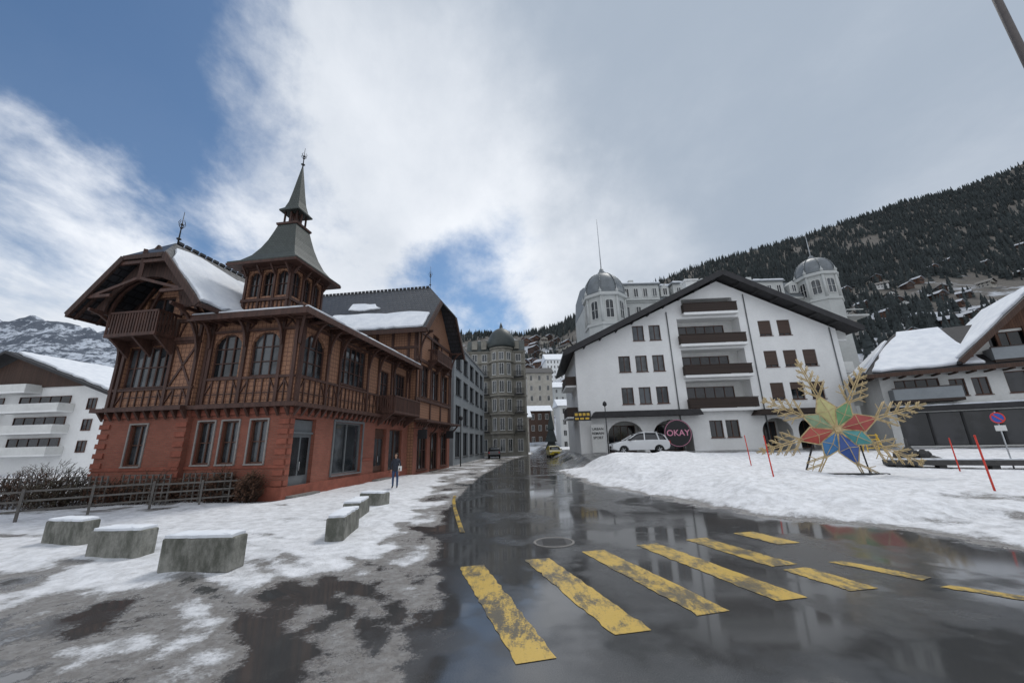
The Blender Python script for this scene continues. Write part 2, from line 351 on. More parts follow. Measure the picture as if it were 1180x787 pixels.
    hh=t.math('ADD',hh,t.math('MULTIPLY',t.math('MULTIPLY',f4,t.math('SUBTRACT',1.0,wet)),.05))
    t.out(col,rough,0,hh,.7,.06,.75); me.materials.append(mt)
    obj('ground',me,kind='structure')
    mt,t=newmat('valley_snow'); v=t.obj(); t.out(t.mix(t.noise(v,.02,5),(.5,.52,.55),(.75,.77,.8)),.8)
    b=MB(); b.face([(-7000,-7000,-.6),(7000,-7000,-.6),(7000,7000,-.6),(-7000,7000,-.6)]); obj('valley_ground',(b,[mt]),kind='structure')
ground()
# ---- road paint
def paintm(name,c):
    m,t=newmat(name); v=t.obj()
    vs=t.n('ShaderNodeMapping',{'Vector':v,'Rotation':(0,0,-.3),'Scale':(1.8,.6,1)}).outputs[0]
    n=t.noise(vs,4.5,9,.76); n2=t.noise(v,38,5,.75); n3=t.noise(v,1.2,4,.6)
    k=t.math('ADD',t.math('ADD',t.math('MULTIPLY',n,.62),t.math('MULTIPLY',n2,.38)),t.math('MULTIPLY',t.math('SUBTRACT',n3,.5),.6))
    w=t.ss(k,.44,.575,0,.94)
    cl=t.mix(n3,tuple(q*.7 for q in c),c)
    t.out(t.mix(w,cl,(.075,.068,.052)),t.math('ADD',.18,t.math('MULTIPLY',n2,.25)),0,n2,.2,.01); return m
M_rp=paintm('worn_yellow_road_paint',(.66,.44,.08))
def stripe(pts,name='road_marking'):
    b=MB(); n=26; (a,b1,c,d)=[Vector((*p,.006)) for p in pts]; rr=random.Random(int(a.x*100))
    L=[];R_=[]
    for i in range(n+1):
        t=i/n; L.append(a.lerp(d,t)+Vector((rr.uniform(-.02,.02),rr.uniform(-.02,.02),0))); R_.append(b1.lerp(c,t)+Vector((rr.uniform(-.02,.02),rr.uniform(-.02,.02),0)))
    for i in range(n): b.face([L[i+1],R_[i+1],R_[i],L[i]])
    obj(name,(b,[M_rp]),kind='structure')
D=Vector((.30,-.954)); 
for (x,y,w,l) in [(-1.04,7.62,.42,3.3),(.13,7.95,.46,3.1),(1.27,8.4,.47,3.1),(2.47,8.8,.48,3.15),(3.64,9.15,.5,2.05),(4.33,7.02,.46,1.0),(4.95,9.6,.5,1.1)]:
    a=(x,y);b_=(x+w,y+.09);c=(b_[0]+D.x*l,b_[1]+D.y*l);d=(a[0]+D.x*l,a[1]+D.y*l); stripe([a,b_,c,d])
stripe([(5.35,7.36),(5.62,7.42),(6.22,6.5),(5.95,6.4)]); stripe([(5.95,6.12),(6.15,6.2),(7.2,5.2),(7.0,5.08)])
def ribbon(pl,w):
    b=MB()
    for i in range(len(pl)-1):
        (x0,y0),(x1,y1)=pl[i],pl[i+1]; b.face([(x0,y0,.012),(x0+w,y0,.012),(x1+w,y1,.012),(x1,y1,.012)])
    obj('road_marking',(b,[M_rp]),kind='structure')
ribbon([(-1.42,10.4),(-1.75,12),(-2.15,14),(-2.5,16),(-2.7,17.6)],.12)
b=MB(); b.cyl(0,0,0,.010,.38,.38,32,0); 
for i in range(-4,5): b.box(-.25,.25,i*.065-.01,i*.065+.01,.0105,.014,0)
b.lathe(0,0,[(.39,.0),(.39,.012),(.45,.012),(.45,0)],32,1,cap=False)
obj('manhole_cover',(b,[M_iron,M_granite]),M=FR(.8,9.2,.001,0),label='round dark iron manhole cover in wet road',cat='manhole cover')
# ---------------------------------------------------------------- RED CHALET
def red_chalet():
    E=empty('red_chalet',FR(-10.1,17.45,0,-7.7),'ornate red brick and timber chalet with pointed corner tower','building')
    I=Matrix.Identity(4)
    ST=Matrix.Rotation(math.pi/2,4,'Z')
    W=MB(); mats=[M_brick,M_ochre,M_timber,M_brickband,M_soffit]
    gh=[(-7.95,-7.05,1.55,3.4),(-4.6,-3.75,1.55,3.45),(-3.35,-2.5,1.55,3.45),(-1.9,-1.05,1.55,3.45)]
    wall(W,FR(0,0,0,0),[(-5,0),(0,0),(0,4.0),(-5,4.0)],[h for h in gh[1:]])
    wall(W,FR(0,-.25,0,0),[(-9.6,0),(-5,0),(-5,4.0),(-9.6,4.0)],gh[:1])
    W.box(-5,-4.98,-.25,0,0,4,0)
    for h in gh:
        oy=-.25 if h[0]<-5 else 0
        window(E,FR(0,oy,0,0),h[0],h[2],h[1]-h[0],h[3]-h[2],2,2,M_brownframe,trim=.07,tm=M_stone)
    sh=[(.35,1.9,.05,3.5),(3.5,6.4,.75,3.5),(8.0,9.6,.1,3.3),(10.1,12.2,.5,3.3)]
    wall(W,ST,[(0,0),(13.2,0),(13.2,4.0),(0,4.0)],sh,.35)
    window(E,ST,3.5,.75,2.9,2.75,2,1,M_greyframe,M_glass,rec=.2,name='display_window',trim=.12,tm=M_greyframe,fw=.09)
    window(E,ST,10.1,.5,2.1,2.8,2,1,M_brownframe,M_glassdark,rec=.2,name='display_window')
    for v in(.35,8.0):
        d=MB(); d.box(0,1.55,.2,.28,0,3.4,0)
        for q in((.2,.7),(.85,1.35)): d.box(q[0],q[1],.17,.2,.9,2.6,1)
        d.box(0,1.55,.1,.2,2.75,2.85,0); d.tube((.78,.12,1.1),(.78,.12,1.5),.02,m=2)
        obj('door',(d,[M_greyframe if v<1 else M_brownframe,M_glassdark,M_alu]),E,ST@Matrix.Translation((v,0,.05)))
        k=MB(); k.box(-.15,1.75,-.45,.0,0,.16,0); obj('door_step',(k,[M_granite]),E,ST@Matrix.Translation((v,0,0)))
    for z0,z1,o in((0,.55,.09),(3.72,3.98,.10),(1.35,1.47,.04)):
        W.box(-5.0,0+o,-o,-.002,z0,z1,3); W.box(-9.6-o,-5.02,-.25-o,-.252,z0,z1,3); W.box(.002,o,0,13.2,z0,z1,3) if z0!=1.35 else W.box(.002,o,6.6,7.9,z0,z1,3)
    for i in range(7):
        z=.6+i*.44; W.box(-.5,.06,-.06,-.003,z,z+.22,3); W.box(.003,.06,-.06,.28,z,z+.22,3); W.box(-9.66,-9.1,-.31,-.253,z,z+.22,3); W.box(-5.5,-4.95,-.31,-.253,z,z+.22,3)
    W.box(-9.6,-9.58,-.25,14,0,4,0)
    wall(W,FR(0,-.25,0,0),[(-9.6,4.0),(-5,4.0),(-5,8.6),(-7.3,11.2),(-9.6,8.6)],[(-9.1,-6.6,5.15,7.2),(-8.6,-7.0,7.9,9.8)],.3,1)
    window(E,FR(0,-.25,0,0),-9.1,5.15,2.5,2.05,6,2,M_timber,M_glass,fw=.08)
    window(E,FR(0,-.25,0,0),-8.6,7.9,1.6,1.9,2,2,M_timber,M_glassdark,fw=.08,name='balcony_door')
    wall(W,FR(0,0,0,0),[(-5,4.0),(0,4.0),(0,8.4),(-5,8.4)],[(-4.55,-3.05,5.5,7.65),(-2.5,-1.0,5.5,7.65)],.3,1)
    for x in(-4.55,-2.5): window(E,FR(0,0,0,0),x,5.5,1.5,2.15,3,3,M_timber,M_glass,sill=False,arch=.7,sp=M_ochre,fw=.07,name='arched_window')
    wall(W,ST,[(0,4.0),(13.2,4.0),(13.2,8.6),(0,8.4)],[(.35,2.1,5.5,7.65),(3.6,6.3,5.6,7.9),(8.3,9.6,4.6,7.2),(10.4,12.4,5.4,7.4)],.3,1)
    window(E,ST,.35,5.5,1.75,2.15,3,3,M_timber,M_glass,sill=False,arch=.75,sp=M_ochre,fw=.07,name='arched_window')
    window(E,ST,3.6,5.6,2.7,2.3,5,3,M_timber,M_glass,fw=.08)
    window(E,ST,8.3,4.6,1.3,2.6,2,3,M_timber,M_glassdark,fw=.08,name='balcony_door'); window(E,ST,10.4,5.4,2.0,2.0,4,2,M_timber,M_glassdark,fw=.08)
    W.box(-5.0,-4.98,-.25,0,4,8.6,1); W.box(-9.6,-9.58,-.25,14,4,8.6,1)
    obj('wall',(W,mats),E)
    F=MB()
    def frame(M,x0,x1,z0,z1,posts,lo,hi,o=.09):
        F.T=M
        F.box(x0,x1,-o-.05,0,z0,z0+.2); F.box(x0,x1,-o,0,lo-.14,lo-.02); F.box(x0,x1,-o,0,hi+.02,hi+.14); F.box(x0,x1,-o,0,z1-.18,z1)
        for p in posts: F.box(p-.08,p+.08,-o-.015,-.003,z0+.2,z1)
        ps=sorted(posts)
        for a,c in zip(ps,ps[1:]):
            if c-a<.5: continue
            k=max(2,int((c-a)/.36))
            for i in range(1,k):
                q=a+(c-a)*i/k; F.box(q-.03,q+.03,-o+.03,-.003,z0+.22,lo-.16)
            F.beam((a+.08,-.035,hi+.13),(a+.4,-.035,z1-.2),.06,.06); F.beam((c-.08,-.035,hi+.13),(c-.4,-.035,z1-.2),.06,.06)
            F.beam((a+.08,-.035,lo-.75),(a+.4,-.035,lo-.16),.06,.05); F.beam((c-.08,-.035,lo-.75),(c-.4,-.035,lo-.16),.06,.05)
            F.box(a+.1,c-.1,-.03,-.003,z0+.62,z0+.68)
        F.T=I
    frame(I,-5,0,4.05,8.4,[-4.85,-4.65,-2.78,-.85,-.12],5.5,7.68)
    frame(FR(0,-.25,0,0),-9.65,-5,4.05,8.5,[-9.5,-9.2,-6.48,-5.12],5.15,7.22)
    frame(ST,0,13.2,4.05,8.4,[.12,.22,2.3,3.4,6.5,7.9,9.85,10.3,12.5,13.1],5.5,7.9)
    F.T=FR(0,-.25,0,0)
    for x0,z0,x1,z1 in((-6.35,5.2,-5.25,7.1),(-5.25,5.2,-6.35,7.1)): F.beam((x0,-.03,z0),(x1,-.03,z1),.05,.1)
    F.T=I
    for i in range(20):
        x=-9.55+i*.5; y=-.25 if x<-5 else 0
        F.extr([(x-.06,y-.1,4.05),(x-.06,y-.42,4.05),(x-.06,y-.1,3.6)],(.12,0,0))
    for i in range(26):
        y=.1+i*.5; F.extr([(.1,y-.06,4.05),(.42,y-.06,4.05),(.1,y-.06,3.6)],(0,.12,0))
    F.box(-5.02,.45,-.45,-.1,4.0,4.18); F.box(-9.9,-5.02,-.7,-.35,4.0,4.18); F.box(.1,.45,-.1,13.2,4.0,4.18)
    def brk(px,py,dx,dy,z,L=1.0,H=1.5):
        pts=[]
        for i in range(7):
            a=math.pi/2*i/6; pts.append((px+dx*L*(1-math.cos(a)),py+dy*L*(1-math.cos(a)),z-H+H*math.sin(a)))
        for p,q in zip(pts,pts[1:]): F.beam(p,q,.11,.13)
        F.beam((px,py,z),(px+dx*L,py+dy*L,z),.12,.14)
    for x in(-4.7,-2.78,-.85): brk(x,-.1,0,-1,8.25,.85,1.3)
    for y in(.9,2.3,3.4,6.5,7.9,10,12.5): brk(.1,y,1,0,8.25,.85,1.3)
    brk(.05,-.05,.7,-.7,8.25,1.1,1.3)
    for x in(-9.5,-5.12): brk(x,-.3,0,-1,8.7,1.7,2.3)
    brk(-9.6,.2,-1,0,8.3,1.0,1.5)
    y=-1.2
    for k in range(9):
        a0=math.pi*(k)/9; a1=math.pi*(k+1)/9
        F.beam((-7.3-2.1*math.cos(a0),y,8.6+1.9*math.sin(a0)),(-7.3-2.1*math.cos(a1),y,8.6+1.9*math.sin(a1)),.1,.16)
    y=-1.9
    F.beam((-8.55,y,10.95),(-5.95,y,10.95),.12,.16); F.beam((-7.25,y,10.0),(-7.25,y,11.6),.15,.15); F.beam((-9.9,y,9.35),(-8.6,y,9.35),.12,.14); F.beam((-5.9,y,9.35),(-4.5,y,9.35),.12,.14)
    F.beam((-9.6,y,9.4),(-7.3,y,10.1),.1,.13); F.beam((-4.9,y,9.4),(-7.2,y,10.1),.1,.13)
    for dx in(-1.9,-1,1,1.9): F.beam((-7.3+dx,-.36,8.7),(-7.3+dx*.5,-.36,10.3),.1,.12)
    F.box(-9.5,-5.1,-.42,-.26,7.35,7.55)
    for y_ in(13.5,22.2): brk(.65,y_,1,0,11.4,1.1,2.4)
    obj('timber_frame',(F,[M_timber]),E)
    # boarded gable infill above the balcony arch
    G=MB(); arc=[(-7.3-2.15*math.cos(math.pi*k/10),8.65+1.75*math.sin(math.pi*k/10)) for k in range(11)]
    n=len(arc)//2
    G.pxz([(-10.2,8.7)]+arc[:n+1]+[(-7.25,12.1)],-1.45,-1.35,0); G.pxz([(-7.2,12.1)]+arc[n:]+[(-4.3,8.7)],-1.45,-1.35,0)
    obj('gable_cladding',(G,[M_soffit]),E)
    def balc(M,x0,x1,z0,d,h,name='balcony'):
        B=MB(); B.box(x0,x1,-d,0,z0,z0+.16); B.box(x0,x1,-d,-d+.1,z0+h-.1,z0+h); B.box(x0,x0+.1,-d,0,z0+h-.1,z0+h); B.box(x1-.1,x1,-d,0,z0+h-.1,z0+h)
        n=int((x1-x0)/.16)
        for i in range(n+1):
            x=x0+.02+(x1-x0-.11)*i/n; B.box(x,x+.09,-d+.02,-d+.06,z0+.16,z0+h-.1)
        for x in(x0,x1-.06):
            k=int(d/.16)
            for i in range(k): B.box(x,x+.06,-d+i*.16,-d+i*.16+.09,z0+.16,z0+h-.1)
        for x in(x0+.1,(x0+x1)/2,x1-.2): B.extr([(x,-.02,z0-.8),(x,-.02,z0),(x,-d*.9,z0)],(.12,0,0))
        obj(name,(B,[M_timber]),E,M)
    balc(FR(0,-.28,0,0),-9.2,-6.4,7.45,1.1,1.25)
    balc(ST@Matrix.Translation((0,-.1,0)),7.9,12.3,4.25,1.2,1.15)
    # ---- wing B
    W=MB(); SB=ST@Matrix.Translation((0,-.5,0))
    hb=[(14.2,16.2,6.1,8.8),(17.0,19.0,6.1,8.8),(19.8,21.8,6.1,8.8),(14.0,16.2,.3,3.3),(17.0,19.0,.1,3.3),(19.8,21.8,.3,3.3),(17.0,18.8,10.4,12.2)]
    wall(W,SB,[(13.2,4.0),(22.6,4.0),(22.6,11.6),(17.9,16.4),(13.2,11.6)],[h for h in hb if h[2]>4],.3,1)
    wall(W,SB,[(13.2,0),(22.6,0),(22.6,4),(13.2,4)],[h for h in hb if h[2]<4],.3,0)
    wall(W,FR(0,13.2,0,0),[(-10,0),(.5,0),(.5,11.6),(-10,11.6)],[],.2,1)
    wall(W,Matrix.Translation((0,22.6,0))@Matrix.Rotation(math.pi,4,'Z'),[(-.5,0),(10,0),(10,11.6),(-.5,11.6)],[],.2,1)
    obj('wall',(W,mats),E)
    for h in hb: window(E,SB,h[0],h[2],h[1]-h[0],h[3]-h[2],3,2,M_timber,M_glassdark,fw=.08,name='window' if h[2]>1 else 'display_window')
    F=MB(); F.T=SB
    for z in(4.05,5.7,9.0,11.4): F.box(13.1,22.7,-.12,0,z,z+.25)
    for p in(13.3,14,16.6,19.4,22.0,22.5): F.box(p-.1,p+.1,-.1,0,4.3,11.4)
    for i in range(18): F.extr([(13.4+i*.5,-.1,4.05),(13.4+i*.5,-.42,4.05),(13.4+i*.5,-.1,3.6)],(.12,0,0))
    F.box(13.1,22.7,-1.1,0,3.95,4.1)
    for p in(13.8,16.6,19.4,22.0): F.beam((p,-.1,2.9),(p,-1.0,3.95),.12)
    obj('timber_frame',(F,[M_timber]),E)
    F=MB(); F.T=FR(0,13.2,0,0)
    for p in(-3,-1.6,-.2,.4): F.box(p-.1,p+.1,-.1,0,8.4,11.5)
    F.box(-6,.6,-.12,0,9.9,10.1)
    obj('timber_frame',(F,[M_timber]),E)
    balc(SB,15.8,20.1,9.3,.9,1.1)
    # ---- roofs
    R=MB()
    rx,ez,rz=-7.2,8.6,12.6; xl,xr=-10.7,-3.7; y0,y1=-2.0,15; j=.68; zj=ez+(rz-ez)*j; xlj=xl+(rx-xl)*j; xrj=xr+(rx-xr)*j
    for (xe,xj) in((xl,xlj),(xr,xrj)):
        R.slab([(xe,y0,ez),(xj,y0,zj),(rx,y0+1.3,rz),(rx,y1,rz),(xe,y1,ez)],.16,0)
    R.slab([(xlj,y0,zj),(xrj,y0,zj),(rx,y0+1.3,rz+.003)],.14,0)
    for (xe,xj) in((xl,xlj),(xr,xrj)): R.beam((xe,y0+.02,ez-.1),(xj,y0+.02,zj-.1),.1,.28,1)
    R.beam((xlj,y0+.02,zj-.12),(xrj,y0+.02,zj-.12),.1,.22,1)
    R.beam((xl,y0,ez-.1),(xl,y1,ez-.1),.12,.2,1); R.beam((xr,y0,ez-.1),(xr,2,ez-.1),.12,.2,1)
    for i in range(34): yy=y0+1.4+i*.42; R.box(rx-.06,rx+.06,yy,yy+.3,rz,rz+.16,0)
    for i in range(18):
        yy=y0+.3+i*.9; R.beam((xl+.05,yy,ez-.22),(-9.5,yy,ez+1.1),.1,.14,1)
    obj('roof',(R,[M_slate_y,M_soffit]),E)
    R=MB()
    o=.95; ez=8.35
    R.slab([(-5.2,-o,ez),(o,-o,ez),(-4.0,4.2,10.1),(-5.2,4.2,10.1)],.2,0); R.slab([(o,-o,ez),(o,13.3,ez),(-4.0,13.3,10.1),(-4.0,4.2,10.1)],.2,0)
    R.box(-5.2,o+.05,-o-.08,-o,ez-.26,ez+.03,1); R.box(o,o+.08,-o-.08,13.3,ez-.26,ez+.03,1)
    R.box(-5.2,o,-o,-o+.3,ez-.24,ez-.2,1)
    for i in range(15): R.box(-.0,o,-.5+i*.95,-.4+i*.95,ez-.3,ez-.2,1)
    for i in range(7): R.box(-4.9+i*.8,-4.8+i*.8,-o,0,ez-.3,ez-.2,1)
    obj('roof',(R,[M_slate_y,M_timber]),E,label='low dark hipped roof over the corner pavilion')
    R=MB()
    ry,ez,rz=17.9,11.3,17.3; ya,yb=12.1,23.7; x0,x1=-13,1.7; j=.6; zj=ez+(rz-ez)*j
    for ye in(ya,yb):
        yj=ye+(ry-ye)*j
        R.slab([(x0,ye,ez),(x1,ye,ez),(x1,yj,zj),(x1-2.0,ry,rz),(x0,ry,rz)],.18,0)
        R.beam((x1,ye,ez-.2),(x1,yj,zj-.2),.14,.4,1)
    R.slab([(x1,ya+(ry-ya)*j,zj),(x1,yb+(ry-yb)*j,zj),(x1-2.0,ry,rz+.003)],.16,0)
    for i in range(31): R.box(x0+.3+i*.4,x0+.58+i*.4,ry-.06,ry+.06,rz,rz+.18,0)
    R.box(x0,x1,ya-.05,ya,ez-.35,ez+.02,1)
    for i in range(12): R.beam((x1-.5-i*1.0,ya+.05,ez-.25),(x1-.5-i*1.0,13.2,ez+.9),.1,.14,1)
    obj('roof',(R,[M_slate_x,M_soffit]),E)
    def finial(x,y,z,h):
        b=MB(); b.cyl(x,y,z,z+h,.04,.012,8); b.lathe(x,y,[(.02,z+.2),(.12,z+.3),(.02,z+.4)],10); b.lathe(x,y,[(.01,z+h*.55),(.08,z+h*.6),(.01,z+h*.66)],10)
        for a in range(4):
            dx,dy=math.cos(a*math.pi/2),math.sin(a*math.pi/2); b.tube((x,y,z+h*.45),(x+dx*.2,y+dy*.2,z+h*.62),.018,.01,5); b.tube((x+dx*.2,y+dy*.2,z+h*.62),(x+dx*.1,y+dy*.1,z+h*.74),.013,.01,5)
        obj('finial',(b,[M_blackmetal]),E)
    finial(-7.2,-.6,12.6,1.9); finial(-.3,17.9,17.3,2.3)
    # ---- tower
    T=MB(); cx,cy=-2.85,2.1; q=math.pi/4; s2=math.sqrt(2); hw=1.3
    for a in range(4):
        M=Matrix.Translation((cx,cy,0))@Matrix.Rotation(a*math.pi/2,4,'Z')@Matrix.Translation((0,-hw,0))
        wall(T,M,[(-hw,8.4),(hw,8.4),(hw,11.8),(-hw,11.8)],[(-1.12,-.5,9.9,11.3),(-.31,.31,9.9,11.3),(.5,1.12,9.9,11.3)],.2,1)
        for x in(-1.12,-.31,.5): window(E,M,x,9.9,.62,1.4,2,2,M_timber,M_glassdark,sill=False,arch=.3,sp=M_ochre,fw=.045,rec=.12,name='arched_window')
        old=T.T; T.T=M
        for p in(-1.26,-.405,.405,1.26): T.box(p-.06,p+.06,-.09,0,8.4,11.7,2)
        for z in(9.6,11.4): T.box(-hw-.08,hw+.08,-.12,0,z,z+.15,2)
        for i in range(11): T.box(-1.2+i*.235,-1.14+i*.235,-.05,0,9.1,9.6,2)
        for p in(-1.26,-.405,.405,1.26): T.beam((p,-.1,11.1),(p,-.5,11.6),.08,.1,2)
        T.T=old
    obj('tower_wall',(T,[M_brick,M_ochre,M_timber]),E)
    T=MB()
    prof=[(1.98,11.62),(2.0,11.72),(1.60,11.98),(1.28,12.4),(1.03,12.95),(.83,13.55),(.68,14.15),(.58,14.6)]
    T.lathe(cx,cy,[(r*s2,z) for r,z in prof],4,0,q,False)
    T.lathe(cx,cy,[(2.0*s2,11.5),(2.03*s2,11.63)],4,1,q,False)
    T.lathe(cx,cy,[(.64*s2,14.6),(.66*s2,14.72)],4,1,q,False)
    for a in range(4):
        for b_ in(-.38,0,.38):
            x=b_;y=-.38; c,s=math.cos(a*math.pi/2),math.sin(a*math.pi/2); T.box(cx+x*c-y*s-.04,cx+x*c-y*s+.04,cy+x*s+y*c-.04,cy+x*s+y*c+.04,14.7,15.6,1)
    T.cyl(cx,cy,14.7,15.6,.2,.2,8,1)
    T.lathe(cx,cy,[(.62*s2,15.55),(.63*s2,15.63),(.44*s2,15.85),(.33*s2,16.3),(.24*s2,17.0),(.13*s2,18.0),(.03*s2,18.9)],4,0,q,False)
    obj('tower_roof',(T,[M_copper,M_timber]),E)
    finial(cx,cy,18.8,1.5)
    # ---- snow on roofs
    S=MB(); e1=Vector((0,16.8,0)); e2=Vector((-3.5,0,4.0))
    patch(S,(-3.7,-1.9,8.62),e1,e2,[(.005,.02),(.80,.02),(.80,.45),(.66,.70),(.5,.68),(.36,.80),(.24,.76),(.12,.88),(.05,.84),(.005,.62)],.16,.10,seed=3)
    patch(S,(.9,-.85,8.4),Vector((0,14,0)),Vector((-4.9,0,1.75)),[(.0,.0),(.99,.0),(.99,.13),(.7,.20),(.35,.14),(.1,.18),(.03,.12)],.13,.08,seed=8)
    patch(S,(-5.1,-.9,8.4),Vector((5.9,0,0)),Vector((0,5.0,1.72)),[(.0,.0),(.98,.0),(.9,.1),(.5,.12),(.2,.1),(.0,.14)],.10,.06,seed=9)
    e1=Vector((14.7,0,0)); e2=Vector((0,5.8,6.0))
    patch(S,(-13,12.1,11.32),e1,e2,[(.30,.02),(.975,.02),(.97,.28),(.90,.33),(.80,.35),(.70,.33),(.58,.37),(.47,.36),(.35,.38)],.18,.08,seed=12)
    patch(S,(-13,12.1,11.32),e1,e2,[(.40,.52),(.52,.46),(.62,.50),(.56,.60),(.48,.64),(.40,.66)],.14,.10,seed=15)
    patch(S,(.9,5,8.4),Vector((0,8,0)),Vector((-4.9,0,1.75)),[(.3,.3),(.9,.3),(.95,.8),(.5,.9),(.2,.6)],.14,.2,seed=18)
    obj('roof_snow',(S,[M_snow]),E)
    for v,z in((12.9,3.0),(19.9,3.1)):
        b=MB(); b.box(-.35,.35,-.06,.06,-.35,.35); b.tube((-.9,0,.45),(.4,0,.45),.025); obj('shop_sign',(b,[M_blackmetal]),E,Matrix.Translation((1.35,v,z)))
red_chalet()
# ---------------------------------------------------------------- WHITE GABLED APARTMENT BUILDING
def white_block():
    E=empty('apartment_building',FR(7.2,43,0,-3.05),'white gabled apartment block with brown balconies and dark roof','building')
    W=MB(); I=Matrix.Identity(4)
    out=[(0,0),(29.3,0),(29.3,13.7),(17.2,20.1),(0,12.2)]
    lo=[(12.0,19.0,5.3,8.35),(12.0,19.0,8.95,11.9),(12.0,19.0,12.5,15.6),(12.8,18.6,16.2,18.0)]
    wl=[]
    for x in(4.9,6.8,8.7): wl+= [(x,x+1.3,6.0,7.85),(x,x+1.3,9.6,11.45)]
    for x in(6.8,8.7): wl.append((x,x+1.3,13.2,15.0))
    wr=[]
    for x in(21.0,23.1,25.2): wr+=[(x,x+1.4,9.6,11.45),(x,x+1.4,6.0,7.85)]
    for x in(21.0,23.1): wr.append((x,x+1.4,13.2,15.0))
    ar=[(3.0,6.8,.9,4.2),(7.9,12.0,.9,4.2),(19.3,22.4,.9,4.1),(23.0,26.1,.9,4.1)]
    gf=[(13.9,15.3,2.2,4.0),(15.6,17.0,2.2,4.0)]
    wall(W,I,out,wl+wr+gf+lo+ar,.3)
    for h in lo:
        d=1.7; x0,x1,z0,z1=h
        W.face([(x0,.3,z0),(x0,d,z0),(x0,d,z1),(x0,.3,z1)]); W.face([(x1,.3,z0),(x1,.3,z1),(x1,d,z1),(x1,d,z0)])
        W.face([(x0,.3,z1),(x0,d,z1),(x1,d,z1),(x1,.3,z1)]); W.face([(x0,.3,z0),(x1,.3,z0),(x1,d,z0),(x0,d,z0)])
        W.face([(x0,d,z0),(x1,d,z0),(x1,d,z1),(x0,d,z1)],1)
        window(E,FR(0,d-.25,0,0),x0+.5,z0+.1,x1-x0-1.6,z1-z0-.6,5,1,M_brownframe,M_glassdark,sill=False,name='balcony_window')
    for h in ar:
        d=2.5; x0,x1,z0,z1=h
        W.face([(x0,.3,z0),(x0,d,z0),(x0,d,z1),(x0,.3,z1)],1); W.face([(x1,.3,z0),(x1,.3,z1),(x1,d,z1),(x1,d,z0)],1)
        W.face([(x0,.3,z1),(x0,d,z1),(x1,d,z1),(x1,.3,z1)],1); W.face([(x0,d,z0),(x1,d,z0),(x1,d,z1),(x0,d,z1)],1)
        w=x1-x0; n=10
        for s_ in(-1,1):
            pts=[(x0+w/2+s_*w/2,z1+.01),(x0+w/2,z1+.01)]+[(x0+w/2+s_*w/2*math.sin(math.pi/2*i/n),z1-1.5+1.5*math.cos(math.pi/2*i/n)) for i in range(n+1)]
            W.pxz(pts,.004,.29,0)
        window(E,FR(0,d-.25,0,0),x0+.3,z0,w-.6,2.9,4,1,M_brownframe,M_glassdark,sill=False,name='shop_window')
    W.face([(0,0,0),(0,0,12.2),(0,15,12.2),(0,15,0)]); W.face([(29.3,0,0),(29.3,15,0),(29.3,15,13.7),(29.3,0,13.7)]); W.face([(0,15,0),(0,15,12.2),(17.2,15,20.1),(29.3,15,13.7),(29.3,15,0)])
    obj('wall',(W,[M_white,M_offwhite]),E)
    for h in wl: window(E,I,h[0],h[2],h[1]-h[0],h[3]-h[2],2,1,M_brownframe,M_glass,rec=.18)
    for h in wr:
        window(E,I,h[0],h[2],h[1]-h[0],h[3]-h[2],2,1,M_brownframe,M_glass,rec=.2)
        b=MB(); k=.35 if (h[0]+h[2])%2>1 else .75; b.box(h[0]+.03,h[1]-.03,.05,.12,h[3]-(h[3]-h[2])*k-.3*k,h[3]-.02); obj('roller_shutter',(b,[M_shutter]),E)
    for h in gf: window(E,I,h[0],h[2],h[1]-h[0],h[3]-h[2],2,1,M_brownframe,M_glassdark,rec=.2,name='shop_window')
    for h in lo:
        b=MB(); x0,x1,z0,_=h; b.box(x0-.15,x1+.15,-.75,.0,z0-.35,z0-.05,1)
        b.box(x0-.1,x1+.1,-.72,-.64,z0+.02,z0+1.0,0); b.box(x0-.1,x0-.02,-.64,0,z0+.02,z0+1.0,0); b.box(x1+.02,x1+.1,-.64,0,z0+.02,z0+1.0,0)
        b.box(x0-.15,x1+.15,-.76,-.6,z0+1.02,z0+1.09,0)
        obj('balcony',(b,[M_midwood,M_white]),E)
    for z in(9.0,5.4,12.6):
        b=MB(); b.box(29.35,30.6,.5,5,z-.2,z,1); b.box(30.5,30.6,.5,5,z,z+1.0,0); b.box(29.35,30.6,.42,.5,z,z+1.0,0); obj('balcony',(b,[M_whiteframe,M_white]),E)
    for z in(8.4,4.9):
        b=MB(); b.box(-1.2,-.02,.6,6,z-.2,z,1); b.box(-1.2,-1.1,.6,6,z,z+1.0,0); b.box(-1.2,-.02,.52,.6,z,z+1.0,0); obj('balcony',(b,[M_midwood,M_white]),E)
    for x,zt in((10.9,16.5),(19.9,18.3),(28.6,13.9)):
        b=MB(); b.tube((x,-.08,1),(x,-.08,zt),.06,.06,6); obj('downpipe',(b,[M_greyframe]),E)
    R=MB(); L=(-1.4,11.95);A=(17.2,20.75);Rr=(30.9,13.4); y0,y1=-1.7,16
    R.slab([(L[0],y0,L[1]),(A[0],y0,A[1]),(A[0],y1,A[1]),(L[0],y1,L[1])],.32,0)
    R.slab([(A[0],y0,A[1]),(Rr[0],y0,Rr[1]),(Rr[0],y1,Rr[1]),(A[0],y1,A[1])],.32,0)
    R.beam((L[0],y0-.05,L[1]-.25),(A[0],y0-.05,A[1]-.25),.12,.62,0); R.beam((A[0],y0-.06,A[1]-.25),(Rr[0],y0-.06,Rr[1]-.25),.12,.62,0)
    for i in range(9):
        x=1+i*1.9; z=L[1]+(A[1]-L[1])*(x-L[0])/(A[0]-L[0])-.5; R.box(x,x+.14,y0+.1,0,z-.12,z+.06,0)
    for i in range(6):
        x=19+i*1.9; z=A[1]+(Rr[1]-A[1])*(x-A[0])/(Rr[0]-A[0])-.5; R.box(x,x+.14,y0+.1,0,z-.12,z+.06,0)
